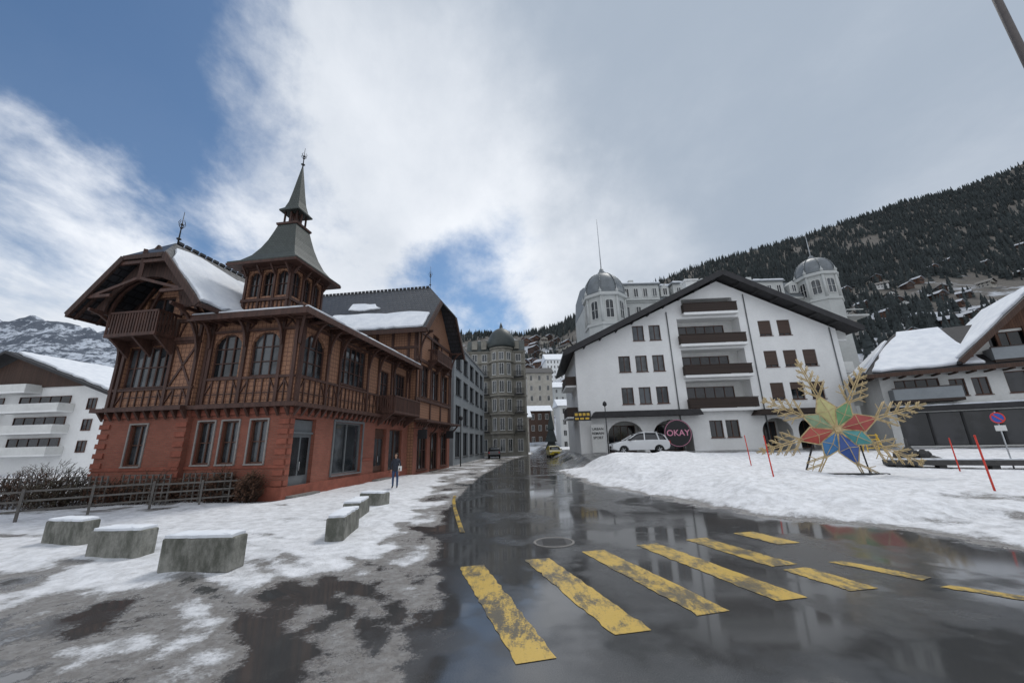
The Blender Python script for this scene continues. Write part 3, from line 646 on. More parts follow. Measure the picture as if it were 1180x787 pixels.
    obj('roof',(R,[M_roofdark]),E)
    b=MB(); b.box(15.4,16.8,4,5.2,19.5,22.0); b.box(15.2,17.0,3.8,5.4,22.0,22.2); obj('chimney',(b,[M_offwhite]),E)
    S=MB(); patch(S,(17.2,-1.5,20.8),Vector((0,17,0)),Vector((13.6,0,-7.3)),[(.05,.03),(.95,.03),(.95,.95),(.6,.9),(.3,.96),(.06,.5)],.2,.3,seed=4,step=1)
    patch(S,(17.2,-1.5,20.8),Vector((0,17,0)),Vector((-18.6,0,-8.8)),[(.06,.03),(.95,.03),(.95,.9),(.4,.9),(.08,.5)],.2,.3,seed=6,step=1); obj('roof_snow',(S,[M_snow]),E)
    b=MB(); b.pxz([(1.2,4.6),(12.9,4.6),(12.6,5.2),(1.6,5.2)],-1.4,-.005,0); obj('canopy',(b,[M_roofdark]),E)
    b=MB(); b.pxz([(18.4,4.4),(27.4,4.4),(27.0,4.95),(18.8,4.95)],-1.6,-.005,0); obj('canopy',(b,[M_midwood]),E)
    b=MB(); b.box(-.7,1.1,-1.4,-1.25,4.3,5.3,0); 
    for i in range(3): b.box(-.6+i*.55,-.2+i*.55,-1.43,-1.4,4.42,4.62,1)
    for i in range(4): b.box(-.6+i*.42,-.3+i*.42,-1.43,-1.4,4.82,5.1,1)
    obj('shop_sign',(b,[M_blackmetal,M_yellow]),E,label='black sign board with yellow lettering panels')
    b=MB(); b.T=Matrix.Translation((9.9,-1.45,2.75))@Matrix.Rotation(math.pi/2,4,'X'); b.cyl(0,0,0,.12,1.4,1.4,32,0); b.lathe(0,0,[(1.31,.12),(1.31,.13),(1.36,.13),(1.36,.12)],32,1,cap=False)
    s=obj('round_sign',(b,[M_blackmetal,M_pink]),E); text(s,'OKAY',.86,Matrix.Translation((9.9,-1.62,2.75)),M_pink)
    b=MB(); b.box(1.1,2.5,-.9,-.8,1.0,3.9,0); s=obj('shop_banner',(b,[M_offwhite]),E)
    for i,w in enumerate(('URBAN','REMAIN','SPORT')): text(s,w,.36,Matrix.Translation((1.8,-.92,3.4-.45*i)),M_blackmetal)
white_block()
# ---------------------------------------------------------------- GRAND HOTEL
def grand_hotel():
    E=empty('grand_hotel',FR(13,62,0,0),'pale grand hotel with two grey domes behind apartments','building')
    W=MB(); W.box(0,41,0,12,0,25.2,0)
    for z in(17.5,21.3,25.0): W.box(-.2,41.2,-.25,-.002,z,z+.35,0)
    obj('wall',(W,[M_palewall]),E)
    R=MB(); R.extr([(0,-.3,25.3),(0,1.6,28.7),(0,5,29.5),(0,10.4,28.7),(0,12.3,25.3)],(41,0,0),0)
    for x0,x1 in((6,12.5),(15,19),(29,34)):
        R.box(x0,x1,-.6,2.2,25.3,28.0,1); R.box(x0-.3,x1+.3,-.9,2.4,28.0,28.25,2)
    for x in(13.7,21,24.5,27.5,36): R.pxz([(x-.7,26.0),(x+.7,26.0),(x+.7,27.6),(x,28.3),(x-.7,27.6)],-.2,1.4,1)
    for x in(9,22.5,31): R.box(x,x+.9,4,5,29,31.0,1)
    obj('roof',(R,[M_zinc,M_palewall,M_zinc]),E)
    S=MB()
    for x0,x1 in((6,12.5),(15,19),(29,34)): patch(S,(x0-.3,-.9,28.27),Vector((x1-x0+.6,0,0)),Vector((0,3.3,.1)),[(.02,.02),(.98,.02),(.98,.98),(.02,.98)],.25,.1,seed=int(x0))
    patch(S,(0,1.6,28.75),Vector((41,0,0)),Vector((0,3.4,.8)),[(.12,.02),(.85,.02),(.85,.9),(.12,.9)],.3,.3,seed=2,step=1.5); obj('roof_snow',(S,[M_snow]),E)
    for x0,x1 in((6,12.5),(15,19),(29,34)):
        n=int((x1-x0)/1.6)
        for i in range(n): window(E,FR(0,-.62,0,0),x0+.5+i*1.6,25.8,.8,1.6,2,1,M_whiteframe,M_glass,rec=-.06,sill=False)
    for x in(13.7,21,24.5,27.5,36): window(E,FR(0,-.2,0,0),x-.4,26.2,.8,1.3,2,1,M_whiteframe,M_glass,rec=-.06,sill=False,name='dormer_window')
    for i in range(18):
        for z in(22.2,18.4): window(E,FR(0,0,0,0),4.5+i*1.95,z,.9,2.1,2,1,M_whiteframe,M_glass,rec=-.06)
    for cx,cy,r,zt,dh,wb in((2.7,-1.5,3.4,25.3,4.7,20.8),(40,-.5,2.9,28.6,3.5,24.6)):
        T=MB(); T.lathe(cx,cy,[(r,0),(r,wb-1),(r*1.07,wb-.9),(r*1.07,wb-.5),(r*.97,wb-.5),(r*.97,zt-.6),(r*1.1,zt-.5),(r*1.1,zt)],8,0,math.pi/8,False)
        for k in range(8):
            a=2*math.pi*k/8+math.pi/8; T.cyl(cx+r*.98*math.cos(a),cy+r*.98*math.sin(a),wb-.5,zt-.5,.2,.2,8)
            T.lathe(cx+r*1.04*math.cos(a),cy+r*1.04*math.sin(a),[(.2,zt),(.26,zt+.3),(.08,zt+.6),(.02,zt+.9)],8)
        obj('tower_wall',(T,[M_palewall]),E)
        D_=MB(); pr=[(r*1.0*math.cos(a),zt+.5+dh*.85*math.sin(a)) for a in [math.pi/2*i/9 for i in range(9)]]
        D_.lathe(cx,cy,[(r*1.02,zt),(r*1.0,zt+.5)]+pr,24,0,0,True)
        D_.lathe(cx,cy,[(.7,zt+dh*.88),(.7,zt+dh*1.0),(.45,zt+dh*1.05),(.35,zt+dh*1.13),(.1,zt+dh*1.2)],12,0)
        for k in range(8):
            a=2*math.pi*k/8+math.pi/8
            for p,q in zip(pr,pr[1:]): D_.tube((cx+p[0]*1.02*math.cos(a),cy+p[0]*1.02*math.sin(a),p[1]),(cx+q[0]*1.02*math.cos(a),cy+q[0]*1.02*math.sin(a),q[1]),.09,.09,5)
        obj('dome',(D_,[M_zinc]),E)
        P=MB(); P.cyl(cx,cy,zt+dh*1.15,zt+dh*1.2+(9.5 if cx<10 else 4),.09,.04,6); obj('flagpole',(P,[M_alu]),E)
        for k in range(8):
            a=2*math.pi*k/8; M=Matrix.Translation((cx,cy,0))@Matrix.Rotation(a,4,'Z')@Matrix.Translation((0,-r*.97*math.cos(math.pi/8),0))
            window(E,M,-.65,wb+.2,1.3,zt-wb-1.4,2,2,M_whiteframe,M_glass,rec=-.07,arch=.65,sp=M_palewall,sill=False,name='arched_window')
    b=MB()
    for x in np.arange(36,41,.5): b.box(x,x+.08,-2.2,-2.1,21,22,0)
    b.box(35,45,-3,-.3,20.7,21,0); b.box(35,45,-2.25,-2.1,22,22.15,0); obj('balcony',(b,[M_palewall]),E)
grand_hotel()
# ---------------------------------------------------------------- RIGHT CHALET
def right_chalet():
    E=empty('chalet_shop_building',FR(35,36.5,0,-30),'pale chalet with broad snowy roof, balconies and glass shop front','building')
    I=Matrix.Identity(4); W=MB()
    h1=[(.6,22,1.0,3.9)]; h2=[(1.0,4.0,5.1,6.9),(4.6,5.6,5.2,6.7),(6.0,7.0,5.2,6.7),(7.8,12.8,8.4,10.4),(8.0,13,5.2,7.0)]
    wall(W,I,[(0,0),(23,0),(23,7.6),(0,7.6)],[h1[0]]+[h for h in h2 if h[2]<8],.5)
    wall(W,I,[(5.6,7.6),(18,7.6),(18,7.9),(11.6,13.6),(5.6,8.1)],[h for h in h2 if h[2]>8],.5)
    W.face([(0,0,0),(0,0,7.6),(0,9,7.6),(0,9,0)]); W.face([(0,9,0),(0,9,7.6),(23,9,7.6),(23,9,0)]); obj('wall',(W,[M_offwhite]),E)
    for i in range(10): window(E,I,.6+i*2.14,1.0,2.14,2.9,1,1,M_blackmetal,M_glassdark,rec=.35,sill=False,name='shop_window')
    for h in h2: window(E,I,h[0],h[2],h[1]-h[0],h[3]-h[2],2 if h[1]-h[0]<2 else 4,1,M_brownframe,M_glassdark)
    b=MB(); b.box(.2,22.8,-1.2,-.005,4.0,4.4); obj('canopy',(b,[M_roofdark]),E)
    S=MB(); patch(S,(.3,-1.15,4.41),Vector((22,0,0)),Vector((0,1.1,0)),[(.01,.05),(.99,.05),(.99,.95),(.01,.95)],.12,.06,seed=31); obj('canopy_snow',(S,[M_snow]),E)
    G=MB(); G.pxz([(8.2,10.6),(15,10.6),(11.6,13.4)],-.12,-.0,0)
    for x in(8.3,10.0,11.7,13.4): G.box(x-.1,x+.1,-.2,-.002,8.0,10.7,0)
    obj('gable_cladding',(G,[M_orangewood]),E)
    R=MB()
    # broad main roof, ridge parallel to the shop front, hipped at the left end
    P0=(-1.2,-1.6,7.5);P1=(3.4,5.0,12.3);P2=(24,5.0,12.3);P3=(24,-1.6,7.5);P4=(-1.2,10.5,7.5);P5=(24,10.5,7.5)
    R.slab([P0,P3,P2,P1],.28,0); R.slab([P0,P1,P4],.28,0); R.slab([P4,P1,P2,P5],.28,0)
    R.beam((-1.2,-1.66,7.33),(24,-1.66,7.33),.1,.36,2); R.beam((-1.26,-1.6,7.33),(-1.26,10.5,7.33),.1,.36,2)
    for i in range(12): R.box(-.8+i*1.1,-.65+i*1.1,-1.55,0,7.05,7.2,2)
    # steep front gable
    xl,zl,xm,zm,xr,zr=5.0,8.0,11.6,14.3,18.4,8.0; y0=-2.1; y1=8
    R.slab([(xl,y0,zl),(xm,y0,zm),(xm,y1,zm),(xl,y1,zl)],.25,0); R.slab([(xm,y0,zm),(xr,y0,zr),(xr,y1,zr),(xm,y1,zm)],.25,0)
    R.beam((xl,y0-.04,zl-.14),(xm,y0-.04,zm-.14),.1,.4,2); R.beam((xm,y0-.05,zm-.14),(xr,y0-.05,zr-.14),.1,.4,2)
    for t in(.12,.4,.7):
        x=xl+(xm-xl)*t; z=zl+(zm-zl)*t-.4; R.beam((x,y0+.1,z),(x,0,z),.16,.22,1)
    R.slab([(xl+.1,y0+.06,zl-.24),(xm,y0+.06,zm-.3),(xm,-.02,zm-.3),(xl+.1,-.02,zl-.24)],.05,1)
    obj('roof',(R,[M_roofdark,M_orangewood,M_darkwood]),E)
    S=MB()
    patch(S,(-1.2,-1.6,7.54),Vector((8,0,0)),Vector((0,6.6,4.8)),[(.06,.04),(.98,.04),(.98,.98),(.60,.98),(.30,.5)],.25,.12,seed=2,step=.8)
    patch(S,(-1.2,-1.6,7.54),Vector((0,12.1,0)),Vector((4.6,0,4.8)),[(.08,.05),(.92,.05),(.60,.85),(.52,.85)],.22,.1,seed=5,step=.8)
    patch(S,(5.0,-1.9,8.03),Vector((0,9.8,0)),Vector((6.6,0,6.3)),[(.10,.05),(.97,.05),(.97,.97),(.06,.97),(.12,.6),(.05,.35)],.22,.15,seed=3,step=.8)
    obj('roof_snow',(S,[M_snow]),E)
    for x0,x1,z in((.4,4.8,5.0),(7.2,13.6,7.9)):
        b=MB(); b.box(x0,x1,-1.5,-.05,z-.25,z,1); b.box(x0,x1,-1.5,-1.42,z,z+1.0,0); b.box(x0,x0+.08,-1.42,-.05,z,z+1.0,0); b.box(x1-.08,x1,-1.42,-.05,z,z+1.0,0); b.box(x0-.05,x1+.05,-1.55,-1.38,z+1.0,z+1.08,1)
        obj('balcony',(b,[M_grey,M_midwood]),E)
right_chalet()
# ---------------------------------------------------------------- LEFT CHALET BLOCK
def left_block():
    E=empty('white_apartment_chalet',FR(-78,52,0,-5),'white chalet apartments with balconies and snowy roof','building')
    SR=Matrix.Translation((25.5,0,0))@Matrix.Rotation(math.pi/2,4,'Z')
    W=MB(); wall(W,Matrix.Identity(4),[(0,0),(25.5,0),(25.5,9.8),(10.2,15.2),(0,10)],[],.2); wall(W,SR,[(0,0),(16,0),(16,9.8),(0,9.8)],[],.2); obj('wall',(W,[M_white]),E)
    R=MB(); R.slab([(-2,-1.8,9.6),(10.2,-1.8,15.9),(10.2,18,15.9),(-2,18,9.6)],.35); R.slab([(10.2,-1.8,15.9),(27.4,-1.8,9.6),(27.4,18,9.6),(10.2,18,15.9)],.35)
    obj('roof',(R,[M_roofdark]),E)
    S=MB(); patch(S,(10.2,-1.6,15.95),Vector((0,19.4,0)),Vector((17.2,0,-6.3)),[(.03,.02),(.97,.02),(.97,.98),(.4,.97),(.03,.96)],.3,.25,seed=2,step=1); obj('roof_snow',(S,[M_snow]),E)
    G=MB(); G.pxz([(2,11.0),(22.0,11.0),(10.2,15.1)],-.2,-.01); obj('gable_cladding',(G,[M_darkwood]),E)
    for k,z in enumerate((2.3,5.0,7.7,10.3)):
        for x0,x1 in((4,10.5),(11.5,20.5)) if k<3 else ((8,15),):
            b=MB(); b.box(x0,x1,-1.8,-.01,z-.2,z,0); b.box(x0,x1,-1.8,-1.7,z,z+.95,1); b.box(x0,x0+.1,-1.7,0,z,z+.95,1); b.box(x1-.1,x1,-1.7,-.01,z,z+.95,1); obj('balcony',(b,[M_white,M_offwhite]),E)
            window(E,Matrix.Identity(4),x0+.6,z+.05,x1-x0-1.4,2.0,5,1,M_brownframe,M_glassdark,rec=-.08,sill=False,name='balcony_window')
    for z in(2.5,5.2,7.9): window(E,Matrix.Identity(4),22.3,z,1.3,1.4,2,1,M_brownframe,M_glassdark,rec=-.06)
    for z in(1.6,4.3,7.0):
        for x in(2,6,10): window(E,SR,x,z,1.2,1.4,2,1,M_whiteframe,M_glassdark,rec=-.06)
    E2=empty('small_chalet',FR(-56,64,0,-10),'low chalet with snowy roof and white walls','building')
    b=MB(); b.pxz([(0,0),(9,0),(9,6),(4.5,9),(0,6)],0,10); obj('wall',(b,[M_white]),E2)
    b=MB(); b.slab([(-1.5,-1.5,5.6),(4.5,-1.5,9.6),(4.5,12,9.6),(-1.5,12,5.6)],.3); b.slab([(4.5,-1.5,9.6),(10.5,-1.5,5.6),(10.5,12,5.6),(4.5,12,9.6)],.3); obj('roof',(b,[M_snow]),E2)
    for x in(1.2,3.8,6.4): window(E2,Matrix.Identity(4),x,3,1.2,1.4,2,1,M_brownframe,M_glassdark,rec=-.06)
    b=MB(); b.box(-.3,9.3,-1.3,-.01,2.2,2.4); b.box(-.3,9.3,-1.3,-1.2,2.4,3.3); obj('balcony',(b,[M_orangewood]),E2)
left_block()
# ---------------------------------------------------------------- GREY MODERN BUILDING + DOMED HOTEL
def grey_and_hotel():
    E=empty('modern_grey_building',FR(-6.7,43,0,0),'modern grey office block with dark square windows','building')
    ST=Matrix.Rotation(math.radians(85.5),4,'Z'); W=MB(); hs=[]
    for z in(.8,4.5,7.8,10.9):
        for i in range(5):
            x=1.0+i*4.2; hs.append((x,x+2.9,z,z+(2.8 if z<1 else 2.1)))
    wall(W,ST,[(0,0),(22,0),(22,13.8),(0,13.8)],hs,.35); 
    hf=[(-5.5,-3.5,4.6,6.3),(-2.8,-.8,4.6,6.3),(-5.5,-3.5,8,9.7),(-2.8,-.8,8,9.7),(-2.8,-.8,11,12.6),(-5.5,-3.5,11,12.6)]
    wall(W,Matrix.Identity(4),[(-9,0),(0,0),(0,13.8),(-9,13.8)],hf,.35)
    p=ST@Vector((22,0,0)); W.face([(0,0,13.8),(p.x,p.y,13.8),(-9,22,13.8),(-9,0,13.8)]); W.face([(p.x,p.y,0),(p.x,p.y,13.8),(-9,22,13.8),(-9,22,0)])
    obj('wall',(W,[M_grey]),E)
    for h in hs: window(E,ST,h[0],h[2],h[1]-h[0],h[3]-h[2],2,1,M_blackmetal,M_glassdark,rec=.25,fw=.06)
    for h in hf: window(E,Matrix.Identity(4),h[0],h[2],h[1]-h[0],h[3]-h[2],2,1,M_blackmetal,M_glassdark,rec=.25,fw=.06)
    b=MB(); b.T=ST; b.box(-.1,22.1,-.1,.3,13.8,14.05); b.T=Matrix.Identity(4); b.box(-9,0,-.12,.3,13.8,14.05); b.box(-8,-3,4,9,13.8,16.2,1); obj('parapet',(b,[M_alu,M_grey]),E)
    E=empty('domed_corner_hotel',FR(-8.8,72,0,0),'historic stone hotel with balconies and dark corner dome','building')
    W=MB(); W.box(0,11.2,0,14,0,19.4)
    for z in(3.8,7.2,10.6,14,17.0,19.2): W.box(-.1,11.4,-.25,-.002,z,z+.3)
    for x in(.1,5.0,8.8,10.9): W.box(x,x+.35,-.15,-.003,0,19.2)
    W.cyl(6.7,.2,0,20,2.2,2.2,12,0,math.pi/12,False)
    for z in(3.8,7.2,10.6,14,17.0,19.6): W.cyl(6.7,.2,z,z+.35,2.4,2.45,16)
    obj('wall',(W,[M_hotelstone]),E)
    R=MB(); R.extr([(0,-.4,19.5),(0,1.5,22),(0,12,22),(0,14,19.5)],(11.2,0,0)); 
    pr=[(2.75*math.cos(a),20.4+3.7*math.sin(a)) for a in [math.pi/2*i/10 for i in range(10)]]; R.lathe(6.7,.2,[(2.6,20)]+pr+[(.35,24.2),(.3,24.6),(.04,25.4)],20)
    for x in(1.5,3.3,9.6): R.box(x-.5,x+.5,-.5,1,19.8,21.4,1)
    obj('roof',(R,[M_darkdome,M_hotelstone]),E)
    for k,z in enumerate((.8,4.5,7.9,11.3,14.6,17.4)):
        h=2.2 if k<5 else 1.5
        for x in(1.0,2.9,9.4): window(E,FR(0,0,0,0),x,z,1.0,h,2,1,M_whiteframe,M_glass,rec=-.06)
        for a in(-38,0,38):
            M=Matrix.Translation((6.7,.2,0))@Matrix.Rotation(math.radians(a),4,'Z')@Matrix.Translation((0,-2.18,0)); window(E,M,-.45,z,.9,h,2,1,M_whiteframe,M_glass,rec=-.06)
        if 0<k<5:
            for x in(.6,2.5,9.0):
                b=MB(); b.box(x,x+1.8,-.9,-.26,z-.3,z-.15); 
                for i in range(10): b.box(x+i*.19,x+i*.19+.05,-.9,-.86,z-.15,z+.75)
                b.box(x,x+1.8,-.92,-.84,z+.75,z+.82); obj('balcony',(b,[M_blackmetal]),E)
    SR=Matrix.Translation((11.2,0,0))@Matrix.Rotation(math.pi/2,4,'Z')
    for z in(.8,4.5,7.9,11.3,14.6,17.2):
        for x in(1.5,4,6.5,9,11.5): window(E,SR,x,z,1.0,2.0,2,1,M_whiteframe,M_glass,rec=-.06)
grey_and_hotel()
# ---------------------------------------------------------------- terrain hills
SKX=[-1.9,-1.1,-.6,-.25,-.1415,.024,.12,.157,.32,.528,.713,.932,1.216,1.356,1.54,1.61,2.2,3.0]
SKZ=[.03,.05,.14,.27,.297,.290,.312,.332,.40,.48,.53,.595,.685,.715,.78,.82,1.02,1.2]
def hillz(X,Y):
    K=X/Y; H=np.interp(K,SKX,SKZ); Yf=620.0; Y0=np.interp(K,[-.3,.2,.6,2.5],[110,110,80,60])
    t=np.clip((Y-Y0)/(Yf-Y0),0,1.6); tt=np.minimum(t,1)
    z=H*Yf*(.35*tt+.65*tt**1.7)*.985+1.5*tt
    z=z-(t>1)*(t-1)*H*Yf*1.2
    n=fbm(X*.012,Y*.012,5,5)-.5; z=z+n*26*tt*(1-.75*tt)+ (fbm(X*.05,Y*.05,8,4)-.5)*5*tt
    return z-.5*(1-np.minimum(tt*20,1))
def hills():
    k=np.linspace(-1.9,3.0,260); y=np.concatenate([np.linspace(58,620,130),np.linspace(640,900,10)])
    K,Y=np.meshgrid(k,y); X=K*Y; Z=hillz(X,Y); NY,NX=X.shape
    V=np.stack([X,Y,Z],-1).reshape(-1,3); idx=np.arange(NX*NY).reshape(NY,NX); F=np.stack([idx[:-1,:-1],idx[:-1,1:],idx[1:,1:],idx[1:,:-1]],-1).reshape(-1,4)
    me=bpy.data.meshes.new('hillside'); me.from_pydata(V.tolist(),[],F.tolist()); me.polygons.foreach_set('use_smooth',np.ones(len(F),bool))
    mt,t=newmat('winter_hillside'); v=t.obj(); sp=t.n('ShaderNodeSeparateXYZ',{0:v})
    n1=t.noise(v,.018,8,.62); n2=t.noise(v,.09,7,.68)
    sn=t.math('ADD',t.math('MULTIPLY',n1,.6),t.math('MULTIPLY',n2,.5)); lowx=t.ss(sp.outputs[2],50,190,.02,-.15); leftw=t.ss(sp.outputs[0],160,-40,0,.10)
    sn=t.ss(t.math('ADD',t.math('ADD',sn,lowx),leftw),.54,.64)
    base=t.mix(n2,(.05,.048,.044),(.125,.11,.095)); t.out(t.mix(sn,base,(.46,.49,.54)),.9,0,n2,.6,3.0)
    me.materials.append(mt); obj('hillside',me,kind='structure')
    k=np.linspace(-3.2,-.5,200); y=np.linspace(900,2700,90); K,Y=np.meshgrid(k,y); X=K*Y
    H=np.interp(K,[-3.2,-1.9,-1.42,-1.33,-1.277,-1.176,-1.07,-.9,-.5],[.30,.36,.372,.385,.374,.355,.32,.25,.17]); t_=np.clip((Y-900)/1600,0,1)
    rn=np.abs(fbm(X*.0045,Y*.0045,4,6)-.5)*2
    Z=2500*H*(.25*t_+.75*t_**1.5)-3+ (rn-.4)*240*t_*(1-.6*t_)+(fbm(X*.02,Y*.02,14,4)-.5)*70*t_; Z=Z-np.clip(Y-2500,0,1e9)*.8
    NY,NX=X.shape; V=np.stack([X,Y,Z],-1).reshape(-1,3); idx=np.arange(NX*NY).reshape(NY,NX); F=np.stack([idx[:-1,:-1],idx[:-1,1:],idx[1:,1:],idx[1:,:-1]],-1).reshape(-1,4)
    me=bpy.data.meshes.new('snowy_mountain'); me.from_pydata(V.tolist(),[],F.tolist()); me.polygons.foreach_set('use_smooth',np.ones(len(F),bool))
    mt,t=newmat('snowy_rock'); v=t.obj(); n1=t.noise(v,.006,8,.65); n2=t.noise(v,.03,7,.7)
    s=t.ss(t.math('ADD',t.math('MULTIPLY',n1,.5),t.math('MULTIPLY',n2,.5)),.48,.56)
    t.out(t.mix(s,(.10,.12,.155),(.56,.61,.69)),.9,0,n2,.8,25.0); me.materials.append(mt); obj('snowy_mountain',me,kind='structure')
hills()
M_conifer=simple('conifer_needles',(.045,.054,.054),.95,.5,.05)  # distance haze is put into the needle colour as a lighter, bluish tone
def forest():
    rng=np.random.default_rng(3)
    N=70000; K=rng.uniform(-.45,2.3,N); T=rng.uniform(0,1,N)**.8; Y=90+T*540; X=K*Y
    n=fbm(X*.011,Y*.011,41,4)
    up=T
    dens=np.where(K>.35,sst(up+(n-.5)*1.1,.20,.42)*sst(K,.3,.6)*.9, sst(up+(n-.5)*.5,.84,.94)*.9)
    dens=dens+ (n>.58)*.25*(K>-.1)
    dens=dens*np.where((n>.34)&(n<.40)&(K>.8),.2,1)
    keep=rng.uniform(0,1,N)<dens*.46*np.clip(Y/400,.2,1.3)
    X=X[keep];Y=Y[keep]; Z=hillz(X,Y)
    h=rng.uniform(5.0,12,len(X)); r=h*rng.uniform(.15,.24,len(X)); n=6
    verts=[];faces=[]; b=0
    for x,y,z,hh,rr in zip(X,Y,Z,h,r):
        ph=x*7.3
        for (z0,z1,rs) in((.05,.55,1.0),(.35,.8,.72),(.62,1.05,.45)):
            for i in range(n):
                a=ph+2*math.pi*i/n; q=rr*rs*(1.12 if i%2 else .78); verts.append((x+q*math.cos(a),y+q*math.sin(a),z-1+hh*z0))
            verts.append((x,y,z-1+hh*z1)); faces+=[(b+i,b+(i+1)%n,b+n) for i in range(n)]; b+=n+1
    me=bpy.data.meshes.new('forest'); me.from_pydata(verts,[],faces); me.materials.append(M_conifer); obj('forest',me,kind='stuff')
forest()
def hill_chalets():
    metas=[]
    snowgrey=simple('thin_grey_roof_snow',(.42,.44,.48),.85,.25,.6)
    for wm,rm in((M_darkwood,snowgrey),(M_offwhite,snowgrey),(M_cream,M_roofdark),(M_offwhite,M_roofdark),(M_orangewood,snowgrey)):
        b=MB(); b.pxz([(-5,-3),(5,-3),(5,5.5),(0,8.5),(-5,5.5)],-6,6,0)
        b.slab([(-6.5,-7.5,5.2),(0,-7.5,9.2),(0,7.5,9.2),(-6.5,7.5,5.2)],.4,1); b.slab([(0,-7.5,9.2),(6.5,-7.5,5.2),(6.5,7.5,5.2),(0,7.5,9.2)],.4,1)
        for z in(.6,3.4):
            for x in(-3.8,-1.2,1.4): b.box(x,x+1.5,-6.08,-6.0,z,z+1.4,2)
            for y in(-4,0,3): b.box(-5.07,-5.0,y,y+1.3,z,z+1.4,2)
        b.box(-5.2,5.2,-7,-6,2.6,3.2,3); b.box(1.5,2.5,0,1,7,10,0)
        metas.append(b.mesh('hillside_chalet',[wm,rm,M_glassdark,M_darkwood]))
    labs=['dark timber chalet with snowy roof on hillside','white chalet with snowy roof on hillside','cream house with dark roof on hillside','pale chalet with dark roof on hillside','brown wooden chalet with snowy roof on hillside']
    rr=random.Random(11); n=0; used=[]; tries=0
    while n<84 and tries<8000:
        tries+=1
        k,Y,s=rr.choice([(rr.uniform(.92,1.5),rr.uniform(150,360),rr.uniform(.45,.7)),(rr.uniform(-.03,.16),rr.uniform(150,520),rr.uniform(.6,1.0)),(rr.uniform(-.02,.15),rr.uniform(250,560),rr.uniform(.7,1.1))]); X=k*Y
        if any((X-a)**2+(Y-b_)**2<15**2 for a,b_ in used): continue
        if abs(X-27-10)<26 and abs(Y-312)<28: continue
        used.append((X,Y)); Z=float(hillz(np.array([X]),np.array([Y]))[0]); i=rr.choice([0,0,1,2,3,4,4])
        obj('hillside_chalet',metas[i],None,Matrix.Translation((X,Y,Z))@Matrix.Rotation(rr.uniform(-.6,.9),4,'Z')@Matrix.Scale(s,4),labs[i],'house','houses on the hillside'); n+=1
hill_chalets()
def far_buildings():
    for (X,Y,w,h,lab,wm,fl) in((5.5,150,10,24,'tall beige building with many windows down the street',M_cream,6),(27,300,24,20,'large white hotel on the snowy hill',M_white,5),(14,118,8,13,'white house with brown roof by street',M_offwhite,4),(-2.5,105,6.5,9,'cream town house at the end of street',M_cream,3),(5,128,7,11,'brown wooden house at the end of street',M_darkwood,3),(20,190,12,15,'pale apartment house on slope',M_palewall,4)):
        z=max(0,float(hillz(np.array([X]),np.array([Y]))[0])-1) if Y>110 else 0
        E=empty('town_building',FR(X,Y,z,4),lab,'building'); b=MB(); b.box(0,w,0,w,-8,h); b.box(-.2,w+.2,-.2,-.002,h-.4,h); obj('wall',(b,[wm]),E)
        b=MB(); b.extr([(-.8,-1,h),(-.8,w/2,h+w*.3),(-.8,w+1,h)],(w+1.6,0,0),0); obj('roof',(b,[M_snow if X!=5.5 else M_roofdark]),E)
        nw=max(3,int(w/2.6))
        for f in range(fl):
            for i in range(nw): window(E,Matrix.Identity(4),w*(i+.5)/nw-.5,h*(f+.25)/fl,1.0,h/fl*.5,2,1,M_whiteframe,M_glassdark,rec=-.07,sill=False)
far_buildings()
